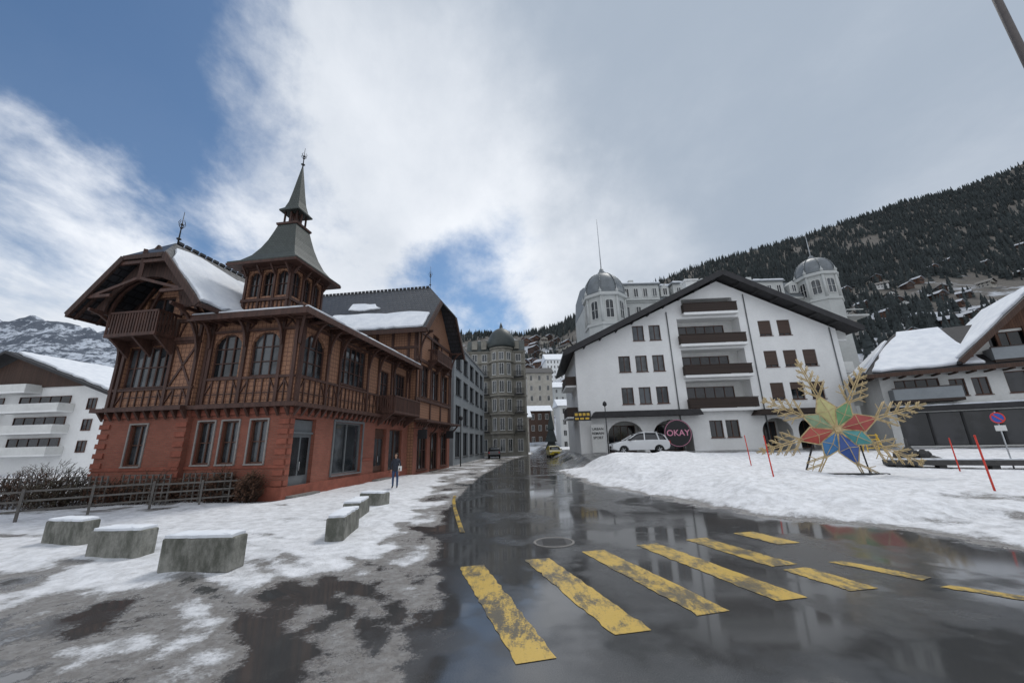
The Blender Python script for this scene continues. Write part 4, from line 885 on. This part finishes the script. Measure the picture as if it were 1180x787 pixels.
# ---------------------------------------------------------------- vehicles
def car(M,paint,lab):
    E=empty('car',M,lab,'car')
    def loft(prof,ys,ins,name,mat,bv=.05):
        b=MB(); n=len(prof); cx=sum(p[0] for p in prof)/n; cz=sum(p[1] for p in prof)/n; rings=[]
        for y,s in zip(ys,ins): rings.append(b._a([(cx+(x-cx)*s,y,cz+(z-cz)*s) for x,z in prof]))
        for A,B in zip(rings,rings[1:]):
            for i in range(n): j=(i+1)%n; b.f.append([A+i,A+j,B+j,B+i]); b.m.append(0); b.sm.append(False)
        b.f.append([rings[0]+i for i in range(n)]); b.f.append([rings[-1]+i for i in range(n)]); b.m+=[0,0]; b.sm+=[False,False]
        o=obj(name,(b,[mat]),E); mo=o.modifiers.new('b','BEVEL'); mo.width=bv; mo.segments=3; return o
    body=[(-2.15,.4),(-2.24,.6),(-2.22,.9),(-2.1,1.06),(-.9,1.10),(.95,1.08),(1.6,1.0),(2.05,.88),(2.22,.7),(2.26,.45),(1.85,.3)]
    for cxw in(1.4,-1.4): body+=[(cxw+.4*math.cos(a),.32+.4*math.sin(a)) for a in [math.pi*i/7 for i in range(8)]]
    body+=[(-1.9,.3)]
    loft(body,(-.94,-.9,-.8,.8,.9,.94),(.96,.99,1,1,.99,.96),'body',paint)
    # rounded greenhouse
    cab=[(-2.05,1.05),(-1.95,1.25),(-1.75,1.50),(-1.35,1.62),(-.5,1.66),(.1,1.60),(.55,1.42),(1.15,1.06)]
    b=MB(); rings=[]
    for y,zf in((-.86,0),(-.80,.45),(-.68,.93)): rings.append(b._a([(x*(1-.04*zf),y,1.05+(z-1.05)*min(1,zf*1.0+.0)) for x,z in cab]))
    for y,zf in((.68,.93),(.80,.45),(.86,0)): rings.append(b._a([(x*(1-.04*zf),y,1.05+(z-1.05)*zf) for x,z in cab]))
    n=len(cab)
    for A,B in zip(rings,rings[1:]):
        for i in range(n-1): b.f.append([A+i,A+i+1,B+i+1,B+i]); b.m.append(0); b.sm.append(True)
    obj('window',(b,[M_glassdark]),E)
    b=MB(); rf=[(-1.98,1.30),(-1.80,1.53),(-1.38,1.64),(-.5,1.685),(.12,1.62),(.38,1.52)]
    R0=b._a([(x,-.72,z-.05) for x,z in rf]); R1=b._a([(x,-.5,z) for x,z in rf]); R2=b._a([(x,.5,z) for x,z in rf]); R3=b._a([(x,.72,z-.05) for x,z in rf])
    for A,B in((R0,R1),(R1,R2),(R2,R3)):
        for i in range(len(rf)-1): b.f.append([A+i,A+i+1,B+i+1,B+i]); b.m.append(0); b.sm.append(True)
    for sy in(-1,1):
        for p,q_ in(((1.15,.87*sy,1.06),(.36,.71*sy,1.50)),((-.3,.875*sy,1.06),(-.35,.71*sy,1.62)),((-1.4,.875*sy,1.06),(-1.3,.71*sy,1.60)),((-2.05,.87*sy,1.06),(-1.85,.71*sy,1.45))): b.beam(p,q_,.08,.07)
        b.beam((-1.4,.60*sy,1.68),(-.2,.60*sy,1.71),.03,.03)
    obj('roof',(b,[paint]),E)
    for x in(1.4,-1.4):
        for s_ in(-1,1):
            w=empty('wheel',Matrix.Translation((x,s_*.82,.33))@Matrix.Rotation(math.pi/2,4,'X'),None,None); w.parent=E
            b=MB(); b.lathe(0,0,[(.2,-.1),(.31,-.11),(.335,-.07),(.335,.07),(.31,.11),(.2,.1)],20); obj('tyre',(b,[M_tyre]),w)
            b=MB(); b.cyl(0,0,-.07,.07,.2,.2,16); 
            for k in range(5): a=k*2*math.pi/5; b.beam((0,0,-s_*.09),(.19*math.cos(a),.19*math.sin(a),-s_*.09),.05,.03)
            obj('rim',(b,[M_alu]),w)
    for s_ in(-1,1):
        b=MB(); b.box(2.0,2.22,s_*.72-.14,s_*.72+.14,.72,.84); obj('headlight',(b,[M_glasshead]),E)
        b=MB(); b.box(-2.26,-2.14,s_*.76-.1,s_*.76+.1,.78,1.0); obj('tail_light',(b,[M_redlight]),E)
        b=MB(); b.box(.75,.95,s_*.98-.1,s_*.98+.1,1.08,1.2); obj('mirror',(b,[M_blackmetal]),E)
    b=MB(); b.box(2.2,2.29,-.3,.3,.45,.66); b.box(-2.28,-2.2,-.26,.26,.5,.62); obj('bumper_trim',(b,[M_blackmetal]),E)
    return E
car(FR(11.0,35.2,gz(11.0,35.2)+.05,176)@Matrix.Scale(1.1,4),M_whitecar,'white rounded car parked before arched shop fronts')
car(FR(5.9,60,.02,-88),M_yellowcar,'small yellow car driving on the distant street')
car(FR(-3.2,62,.02,92),M_blackcar,'dark car parked along the distant kerb')
# ---------------------------------------------------------------- concrete blocks
def block(x,y,yaw,l=1.5,d=.5,h=.6,lab='weathered concrete block topped with snow on pavement'):
    z=gz(x,y)-.03; E=empty('concrete_block',FR(x,y,z,yaw),lab,'concrete block','concrete blocks on the snowy pavement')
    b=MB(); b.box(-l/2,l/2,-d/2,d/2,0,h); o=obj('block',(b,[M_concrete]),E); mo=o.modifiers.new('b','BEVEL'); mo.width=.03; mo.segments=2
    S=MB(); patch(S,(-l/2,-d/2,h),Vector((l,0,0)),Vector((0,d,0)),[(.03,.05),(.97,.04),(.96,.95),(.04,.95)],.07,.03,seed=int(x*10),step=.12); obj('snow_cap',(S,[M_snow]),E)
for a in [(-10.85,10.1,-12,1.15,.4,.54),(-8.35,8.85,-4,1.16,.4,.54),(-5.72,7.68,-3,1.32,.4,.56),(-4.3,10.3,99,1.5,.42,.50),(-5.05,13.0,97,1.3,.5,.46),(-5.3,15.3,-12,1.0,.45,.46)]: block(*a)
# ---------------------------------------------------------------- fence + hedge
def fence():
    P=[(-11.4,17.1),(-13.9,15.5),(-16.2,13.3),(-19.5,10.9),(-23,9)]
    for (x0,y0),(x1,y1) in zip(P,P[1:]):
        L=math.hypot(x1-x0,y1-y0); yaw=math.degrees(math.atan2(y1-y0,x1-x0)); E=empty('wooden_fence',FR(x0,y0,gz(x0,y0),yaw),'weathered low rail fence bordering the garden','fence','garden fence sections')
        n=max(2,int(L/1.2))
        for i in range(n+1): b=MB(); b.box(L*i/n-.035,L*i/n+.035,-.035,.035,-.1,1.0); obj('post',(b,[M_weathwood]),E)
        for z in(.3,.6,.9): b=MB(); b.beam((0,-.055,z),(L,-.055,z+.02),.03,.06); obj('rail',(b,[M_weathwood]),E)
    rr=random.Random(5)
    for row in range(4):
        x0,y0=-13.2-row*2.4,17.0-row*.2; b=MB(); L=2.3
        for i in range(9): b.box(i*L/8-.025,i*L/8+.025,-.02,.02,0,1.25,0)
        for k in range(7): b.beam((0,.03,.2+k*.17),(L,.03,.2+k*.17),.025,.03)
        for i in range(90):
            a=rr.uniform(0,L); z=rr.uniform(0,1.1); b.tube((a,rr.uniform(-.1,.1),z),(a+rr.uniform(-.35,.35),rr.uniform(-.25,.25),z+rr.uniform(.1,.5)),.012,.005,4,1)
        obj('trellis',(b,[M_weathwood,M_twig]),M=FR(x0-1,y0+.2,0,-8),label='garden trellis with bare climbing branches',cat='trellis',group='garden trellises')
    def shrub(x,y,r,h,mat,n=520,lab='bare brown shrub in the garden'):
        b=MB()
        for i in range(n):
            a=rr.uniform(0,6.28); q=r*math.sqrt(rr.random()); zz=h*rr.random()*(1-.4*(q/r)); p=Vector((q*math.cos(a),q*math.sin(a),zz)); d=Vector((math.cos(a)*.5,math.sin(a)*.5,1)).normalized()*rr.uniform(.15,.35)+Vector((rr.uniform(-.2,.2),rr.uniform(-.2,.2),0))
            b.tube(p,p+d,.012,.004,3)
            for w_ in(.5,.8):
                c=p+d*w_; e=rr.uniform(.04,.08); b.face([c,c+Vector((e,0,e*.6)),c+Vector((0,e,e)),c+Vector((-e*.5,e*.3,e*.2))],1)
        for i in range(12): a=rr.uniform(0,6.28); b.tube((0,0,-.05),(math.cos(a)*r*.7,math.sin(a)*r*.7,h*.7),.03,.012,5)
        obj('shrub',(b,[M_twig,mat]),M=FR(x,y,0,0),label=lab,cat='shrub',group='garden shrubs')
    ml=simple('dry_leaves',(.12,.058,.033),.9,.4,6); mg=simple('dull_hedge_leaves',(.07,.06,.035),.9,.4,6)
    for x,y,r,h,m in((-14.2,17.9,.8,1.1,ml),(-15.6,17.6,.8,1.1,ml),(-17.0,17.2,.9,1.1,ml),(-18.6,16.6,1.0,1.3,mg),(-20.8,17.2,1.1,1.6,ml),(-22.8,15.4,1.2,1.4,ml),(-12.6,17.3,.5,1.4,ml),(-22,19,1.4,1.9,mg),(-26,17,1.4,1.8,ml),(-11.2,17.0,.35,1.2,ml)): shrub(x,y,r,h,m)
fence()
# ---------------------------------------------------------------- star sculpture
def star():
    x,y=16.4,20.0; z=gz(x,y); E=empty('snowflake_sculpture',FR(x,y,0,-20),'large golden metal snowflake with coloured glass centre','sculpture')
    c=2.4; cols=[(.50,.46,.20),(.13,.30,.14),(.36,.06,.05),(.07,.28,.28),(.04,.09,.30),(.05,.18,.38),(.40,.07,.05),(.24,.33,.20)]
    names=['yellow','green','red','teal','blue','azure','crimson','pale']
    for i in range(8):
        a=math.pi/2-2*math.pi*i/8+.28; m,t=newmat(names[i]+'_glass_panel'); v=t.obj(); nn=t.noise(v,3,3); t.out(t.mix(nn,tuple(q*.6 for q in cols[i]),tuple(min(1,q*1.3) for q in cols[i])),.15,0,nn,.1,.02)
        d=Vector((math.cos(a),0,math.sin(a))); p=Vector((-d.z,0,d.x)); o=Vector((0,0,c)); R1=1.85 if i%2==0 else 1.6
        pts=[o+d*.1,o+d*R1*.56+p*R1*.25,o+d*R1,o+d*R1*.56-p*R1*.25]; b=MB(); apex=o+d*R1*.5+Vector((0,-.2,0)); back=o+d*R1*.5+Vector((0,.2,0))
        for q,r in zip(pts,pts[1:]+pts[:1]): b.face([tuple(q),tuple(r),tuple(apex)]); b.face([tuple(r),tuple(q),tuple(back)])
        obj('glass_panel',(b,[m]),E)
        b=MB()
        for q,r in zip(pts,pts[1:]+pts[:1]): b.beam(q,r,.045,.05)
        for q in pts: b.beam(q,apex,.025,.025)
        obj('panel_frame',(b,[M_rust]),E)
        b=MB(); L=3.9 if i%2==0 else 3.45
        if d.z<-.2: L=min(L,(c-z+.1)/-d.z)
        for s_ in(-.07,.07): b.tube(o+d*R1*.6+p*s_,o+d*L+p*s_*.4,.032,.024,6)
        k=0; tt=R1*.9
        while tt<L-.15:
            ln=(.95-.17*k)
            if ln<.2: break
            for s_ in(-1,1):
                e=o+d*(tt+ln*.75)+p*s_*ln*.66
                if e.z>z:
                    b.tube(o+d*tt,e,.032,.022,6); b.tube(o+d*(tt+.1),e+d*.08,.026,.02,6)
                    h=o+d*(tt+ln*.4)+p*s_*ln*.36; b.tube(h,h+d*ln*.38,.024,.016,5); b.tube(h,h+p*s_*ln*.32,.024,.016,5)
            tt+=.44; k+=1
        obj('arm',(b,[M_rust]),E)
    b=MB(); b.T=Matrix.Translation((0,0,c))@Matrix.Rotation(math.pi/2,4,'X'); b.cyl(0,0,-.1,.1,.14,.14,16); obj('hub',(b,[M_rust]),E)
    b=MB(); b.beam((-.8,.25,c),(-1.4,1.3,z-.1),.06); b.beam((.8,.25,c),(1.4,1.3,z-.1),.06); b.box(-1.6,1.6,-.15,.15,z-.1,z+.05); obj('stand',(b,[M_blackmetal]),E)
star()
# ---------------------------------------------------------------- poles, sign, bench, easel
for x,y,h,lx,lab in((11.4,17.9,1.75,-.1,'thin leaning red snow marker pole'),(14.2,24.2,1.7,-.1,'thin red snow marker pole in snowbank'),(15.75,13.5,1.75,-.08,'thin red snow marker pole near kerb'),(22.6,20.6,1.6,-.05,'thin red snow marker pole beside bench')):
    b=MB(); b.tube((0,0,-.2),(lx,0,h),.03,.026,8); b.tube((lx,0,h),(lx*1.02,0,h+.05),.034,.022,8); obj('snow_pole',(b,[M_redpaint]),M=FR(x,y,gz(x,y),0),label=lab,cat='snow pole',group='red snow marker poles')
E=empty('no_stopping_sign',FR(26.6,21.6,gz(26.6,21.6),-25),'blue round no stopping sign on grey post','road sign')
b=MB(); b.cyl(0,0,-.2,3.0,.035,.035,8); obj('post',(b,[M_alu]),E)
mb_=simple('sign_blue',(.03,.09,.4),.4,.05,3)
b=MB(); b.T=Matrix.Translation((0,-.05,2.65))@Matrix.Rotation(math.pi/2,4,'X'); b.cyl(0,0,0,.02,.3,.3,28,0); b.lathe(0,0,[(.24,.02),(.24,.03),(.3,.03),(.3,.02)],28,1,cap=False); b.beam((-.18,.18,.025),(.18,-.18,.025),.06,.02,1); obj('sign_face',(b,[mb_,M_redpaint]),E)
b=MB(); b.box(-.22,.22,-.06,-.04,1.95,2.25); obj('plate',(b,[M_whiteframe]),E)
def bench():
    x,y=25.0,22.6; z=gz(x,y); E=empty('stone_bench',FR(x,y,z-.1,-32),'long low dark stone bench dusted with snow','bench')
    b=MB(); b.box(-3.2,3.2,-.5,.5,.28,.55); 
    for q in(-2.8,-1,1,2.6): b.box(q,q+.3,-.4,.4,0,.28)
    obj('seat',(b,[M_darkstone]),E)
    S=MB(); patch(S,(-3.2,-.5,.55),Vector((6.4,0,0)),Vector((0,1,0)),[(.02,.35),(.5,.30),(.98,.4),(.98,.95),(.02,.95)],.07,.06,seed=3,step=.25); obj('snow_cap',(S,[M_snow]),E)
    x,y=24.4,24.8; z=gz(x,y); b=MB(); rr=random.Random(3)
    for i in range(30):
        a=rr.uniform(0,6.28); q=rr.uniform(.1,1.3); hh=max(.3,rr.uniform(.7,1.2)-q*.4); r=rr.uniform(.18,.38)
        b.lathe(q*math.cos(a),q*math.sin(a)*.6,[(r*.8,-.05),(r,hh*.4),(r*.8,hh*.8),(r*.3,hh)],6,0,rr.random(),False)
    b.cyl(0,0,0,1.5,.12,.07,8); obj('boulder_heap',(b,[M_darkstone]),M=FR(x,y,z,-20),label='heap of dark boulders piled in the snow',cat='rocks')
bench()
E=empty('wooden_easel',FR(26.5,29.5,gz(26.5,29.5),-20),'small wooden A frame standing on the plaza','a frame')
b=MB()
for s_ in(-1,1):
    for t_ in(-1,1): b.beam((s_*.5,t_*.4,0),(s_*.35,0,1.3),.06)
for z in(.3,.6,.9,1.2): b.beam((-.45,-.3+z*.2,z),(.45,-.3+z*.2,z),.05,.06)
obj('frame',(b,[M_yellow]),E)
E=empty('flag_pole',FR(7.05,4.05,0,0),'tall dark metal mast beside the junction','mast'); b=MB(); b.cyl(0,0,-.1,12,.055,.035,12); b.lathe(0,0,[(.12,0),(.12,.1),(.06,.15)],12); obj('shaft',(b,[M_mast]),E)
for x,y in((9.2,39),(-5.6,41)):
    E=empty('street_lamp',FR(x,y,gz(x,y),0),'slim dark street lamp beside road','street lamp'); b=MB(); b.cyl(0,0,0,4.6,.06,.045,8); obj('post',(b,[M_blackmetal]),E); b=MB(); b.lathe(0,0,[(.05,4.6),(.22,4.75),(.18,5.0),(.03,5.15)],10); obj('lamp_head',(b,[M_blackmetal]),E)
# ---------------------------------------------------------------- person
def person():
    m_j=simple('dark_jacket',(.03,.035,.05),.85,.3,12); m_d=simple('blue_denim',(.04,.07,.14),.9,.2,14); m_s=simple('skin',(.45,.27,.19),.6,.08,10); m_h=simple('dark_hair',(.02,.013,.01),.7,.3,20); m_b=simple('shoe_leather',(.02,.018,.016),.6,.2,10)
    E=empty('person',FR(-6.15,20.6,gz(-6.15,20.6)+.01,6),'person in dark jacket and blue jeans standing on pavement','person')
    J={'pel':(0,0,.92,.13,.10),'wst':(0,0,1.06,.12,.095),'ch':(0,.0,1.25,.145,.105),'nk0':(0,.01,1.40,.085,.07),'nk':(0,0,1.46,.05,.05),'h0':(0,-.01,1.52,.062,.072),'h1':(0,-.01,1.59,.078,.092),'h2':(0,0,1.66,.055,.065)}
    Ed=[('pel','wst'),('wst','ch'),('ch','nk0'),('nk0','nk'),('nk','h0'),('h0','h1'),('h1','h2')]
    for s,n in((-1,'l'),(1,'r')):
        J.update({n+'sh':(s*.165,.01,1.36,.058,.058),n+'el':(s*.225,.03,1.10,.043,.043),n+'wr':(s*.20,-.09,.90,.028,.028),n+'pm':(s*.195,-.11,.83,.034,.018),
          n+'hp':(s*.09,0,.86,.095,.095),n+'kn':(s*.105,-.02 if s<0 else .01,.47,.06,.06),n+'an':(s*.11,.03 if s<0 else .0,.09,.04,.045),n+'to':(s*.125,-.13,.035,.04,.03)})
        Ed+=[('nk0',n+'sh'),(n+'sh',n+'el'),(n+'el',n+'wr'),(n+'wr',n+'pm'),('pel',n+'hp'),(n+'hp',n+'kn'),(n+'kn',n+'an'),(n+'an',n+'to')]
        for k in range(4):
            dx=(k-1.5)*.017; J[f'{n}f{k}']=(s*.195,-.118+dx,.79,.009,.009); L=(.055,.065,.06,.045)[k]; J[f'{n}g{k}']=(s*.19,-.125+dx,.79-L,.008,.008); Ed+=[(n+'pm',f'{n}f{k}'),(f'{n}f{k}',f'{n}g{k}')]
        J[n+'t']=(s*.175,-.15,.80,.009,.009); Ed+=[(n+'pm',n+'t')]
    ks=list(J); me=bpy.data.meshes.new('body'); me.from_pydata([J[k][:3] for k in ks],[(ks.index(a),ks.index(b)) for a,b in Ed],[])
    o=bpy.data.objects.new('tmp',me); COL.objects.link(o); o.modifiers.new('s','SKIN'); 
    for i,k in enumerate(ks): me.skin_vertices[0].data[i].radius=J[k][3:5]; me.skin_vertices[0].data[i].use_root=(k=='pel')
    sb=o.modifiers.new('u','SUBSURF'); sb.levels=2; sb.render_levels=2
    dg=bpy.context.evaluated_depsgraph_get(); dg.update(); nm=bpy.data.meshes.new_from_object(o.evaluated_get(dg)); bpy.data.objects.remove(o)
    nm.materials.clear()
    for m in(m_j,m_d,m_s,m_b): nm.materials.append(m)
    for p in nm.polygons:
        c=p.center; p.material_index=3 if c.z<.10 else 2 if c.z>1.445 or (c.z<.90 and abs(c.x)>.155 and c.z>.6) else 0 if c.z>.88 else 1; p.use_smooth=True
    obj('body',nm,E)
    b=MB(); b.lathe(0,.02,[(.03,1.42),(.095,1.46),(.1,1.56),(.102,1.64),(.075,1.70),(.02,1.725)],14); 
    hb=b.mesh('hair',[m_h])
    for v in hb.vertices:
        if v.co.y<-.03: v.co.y=-.03-.25*(abs(v.co.y)-.03) if v.co.z<1.66 else v.co.y
    obj('hair',hb,E)
    b=MB(); b.lathe(0,0,[(.13,.80),(.165,.86),(.15,1.05),(.175,1.25),(.17,1.36),(.09,1.43)],16); jm=b.mesh('jacket',[m_j])
    for v in jm.vertices: v.co.y*=.78
    obj('jacket',jm,E)
    b=MB()
    for s in(-1,1): b.lathe(s*.03,-.098,[(.002,1.603),(.011,1.61),(.002,1.617)],8)
    b.extr([(-.012,-.095,1.58),(.012,-.095,1.58),(0,-.095,1.61)],(0,-.022,-.004)); b.box(-.022,.022,-.099,-.093,1.552,1.558); obj('face_features',(b,[m_h]),E)
    b=MB(); b.box(.14,.30,-.08,.06,.82,1.06); b.tube((.2,-.01,1.06),(.12,0,1.40),.012); obj('shoulder_bag',(b,[M_offwhite]),E)
person()
# ---------------------------------------------------------------- light and sky
sun=bpy.data.lights.new('sun','SUN'); sun.energy=1.5; sun.angle=math.radians(16); sun.color=(1,.97,.92); so=bpy.data.objects.new('sun',sun); COL.objects.link(so)
el,az=math.radians(56),math.radians(35)
dv=Vector((math.sin(az)*math.cos(el),math.cos(az)*math.cos(el),math.sin(el))); so.rotation_euler=dv.to_track_quat('Z','Y').to_euler()
w=bpy.data.worlds.new("World"); sc.world=w; w.use_nodes=True; t=NT(w.node_tree)
sky=t.n('ShaderNodeTexSky',sky_type='NISHITA',sun_disc=False,sun_elevation=el,sun_rotation=az)
g=t.n('ShaderNodeTexCoord').outputs['Generated']; nrm=t.n('ShaderNodeVectorMath',{0:g},operation='NORMALIZE').outputs[0]; sp=t.n('ShaderNodeSeparateXYZ',{0:nrm})
zz=t.math('ADD',t.math('MAXIMUM',sp.outputs[2],0.0),.30)
p=t.n('ShaderNodeCombineXYZ',{0:t.math('DIVIDE',sp.outputs[0],zz),1:t.math('DIVIDE',sp.outputs[1],zz),2:0.0}).outputs[0]
mp=t.n('ShaderNodeMapping',{'Vector':p,'Rotation':(0,0,.7),'Scale':(1.0,.75,1),'Location':(2.3,1.1,0)}).outputs[0]
n1=t.noise(mp,1.7,10,.6,.25); n2=t.noise(p,.9,7,.55,.2); n3=t.noise(mp,5.5,9,.64,.25)
n4=t.noise(t.n('ShaderNodeMapping',{'Vector':p,'Rotation':(0,0,.9),'Scale':(1.2,.85,1),'Location':(7.3,4.1,0)}).outputs[0],2.6,10,.62,.35)
wv=t.n('ShaderNodeTexNoise',{'Vector':nrm,'Scale':3.2,'Detail':8,'Roughness':.6}).outputs[1]
wv=t.n('ShaderNodeVectorMath',{0:wv,1:(.5,.5,.5)},operation='SUBTRACT').outputs[0]
wv=t.n('ShaderNodeVectorMath',{0:wv,'Scale':.38},operation='SCALE').outputs[0]
nw=t.n('ShaderNodeVectorMath',{0:nrm,1:wv},operation='ADD').outputs[0]; nw=t.n('ShaderNodeVectorMath',{0:nw},operation='NORMALIZE').outputs[0]
def blob(c,a,b,wp=True): 
    v=Vector(c).normalized(); d=t.n('ShaderNodeVectorMath',{0:nw if wp else nrm,1:tuple(v)},operation='DOT_PRODUCT').outputs['Value']; return t.ss(d,a,b)
cov=t.math('ADD',t.math('MULTIPLY',t.math('SUBTRACT',n1,.5),1.5),.92); cov=t.math('ADD',cov,t.math('MULTIPLY',t.math('SUBTRACT',n3,.5),.5)); cov=t.math('ADD',cov,t.math('MULTIPLY',t.math('SUBTRACT',n4,.5),.95))
for c,a,b,wt in(((-.66,.52,.54),.86,.985,-.68),((-.80,.30,.60),.90,.99,-.25),((-.07,.89,.45),.955,.998,-.52),((-.17,.93,.33),.970,.998,-.30),((-.80,.55,.25),.95,.99,.50),((-.36,.72,.60),.94,.99,.3),((.45,.7,.6),.55,.85,.35)):
    cov=t.math('ADD',cov,t.math('MULTIPLY',blob(c,a,b),wt))
mask=t.ss(cov,.20,.90,.05,1.0)
br=t.math('ADD',t.ss(n2,.3,.7,-.05,.20),t.math('ADD',t.math('MULTIPLY',blob((-.33,.76,.50),.80,.995),.55),t.math('MULTIPLY',t.math('SUBTRACT',n1,.5),.7)))
br=t.math('ADD',br,t.math('MULTIPLY',blob((-.83,.55,.26),.9,.99),.50)); br=t.math('ADD',br,t.math('MULTIPLY',blob((.10,.96,.25),.88,.995),.35)); br=t.math('ADD',br,t.math('MULTIPLY',blob((-.2,-.9,.5),.1,.9,False),.6))  # last blob: unseen bright cloud added behind the camera to lift the facades
br=t.math('ADD',br,t.math('MULTIPLY',t.math('SUBTRACT',n3,.5),.22))
cc=t.mix(t.ss(br,-.05,1.0),(.375,.44,.53),(.88,.91,.96))
tint=t.n('ShaderNodeMix',data_type='RGBA',blend_type='MULTIPLY'); tint.inputs[0].default_value=1; t.nt.links.new(sky.outputs[0],tint.inputs[6]); tint.inputs[7].default_value=(.60,.84,1.0,1)
b1=t.n('ShaderNodeBackground',{'Color':tint.outputs[2],'Strength':.105})
b2=t.n('ShaderNodeBackground',{'Color':cc,'Strength':1.08}); ms=t.n('ShaderNodeMixShader',{0:mask,1:b1.outputs[0],2:b2.outputs[0]}); ow=t.n('ShaderNodeOutputWorld'); t.nt.links.new(ms.outputs[0],ow.inputs[0])
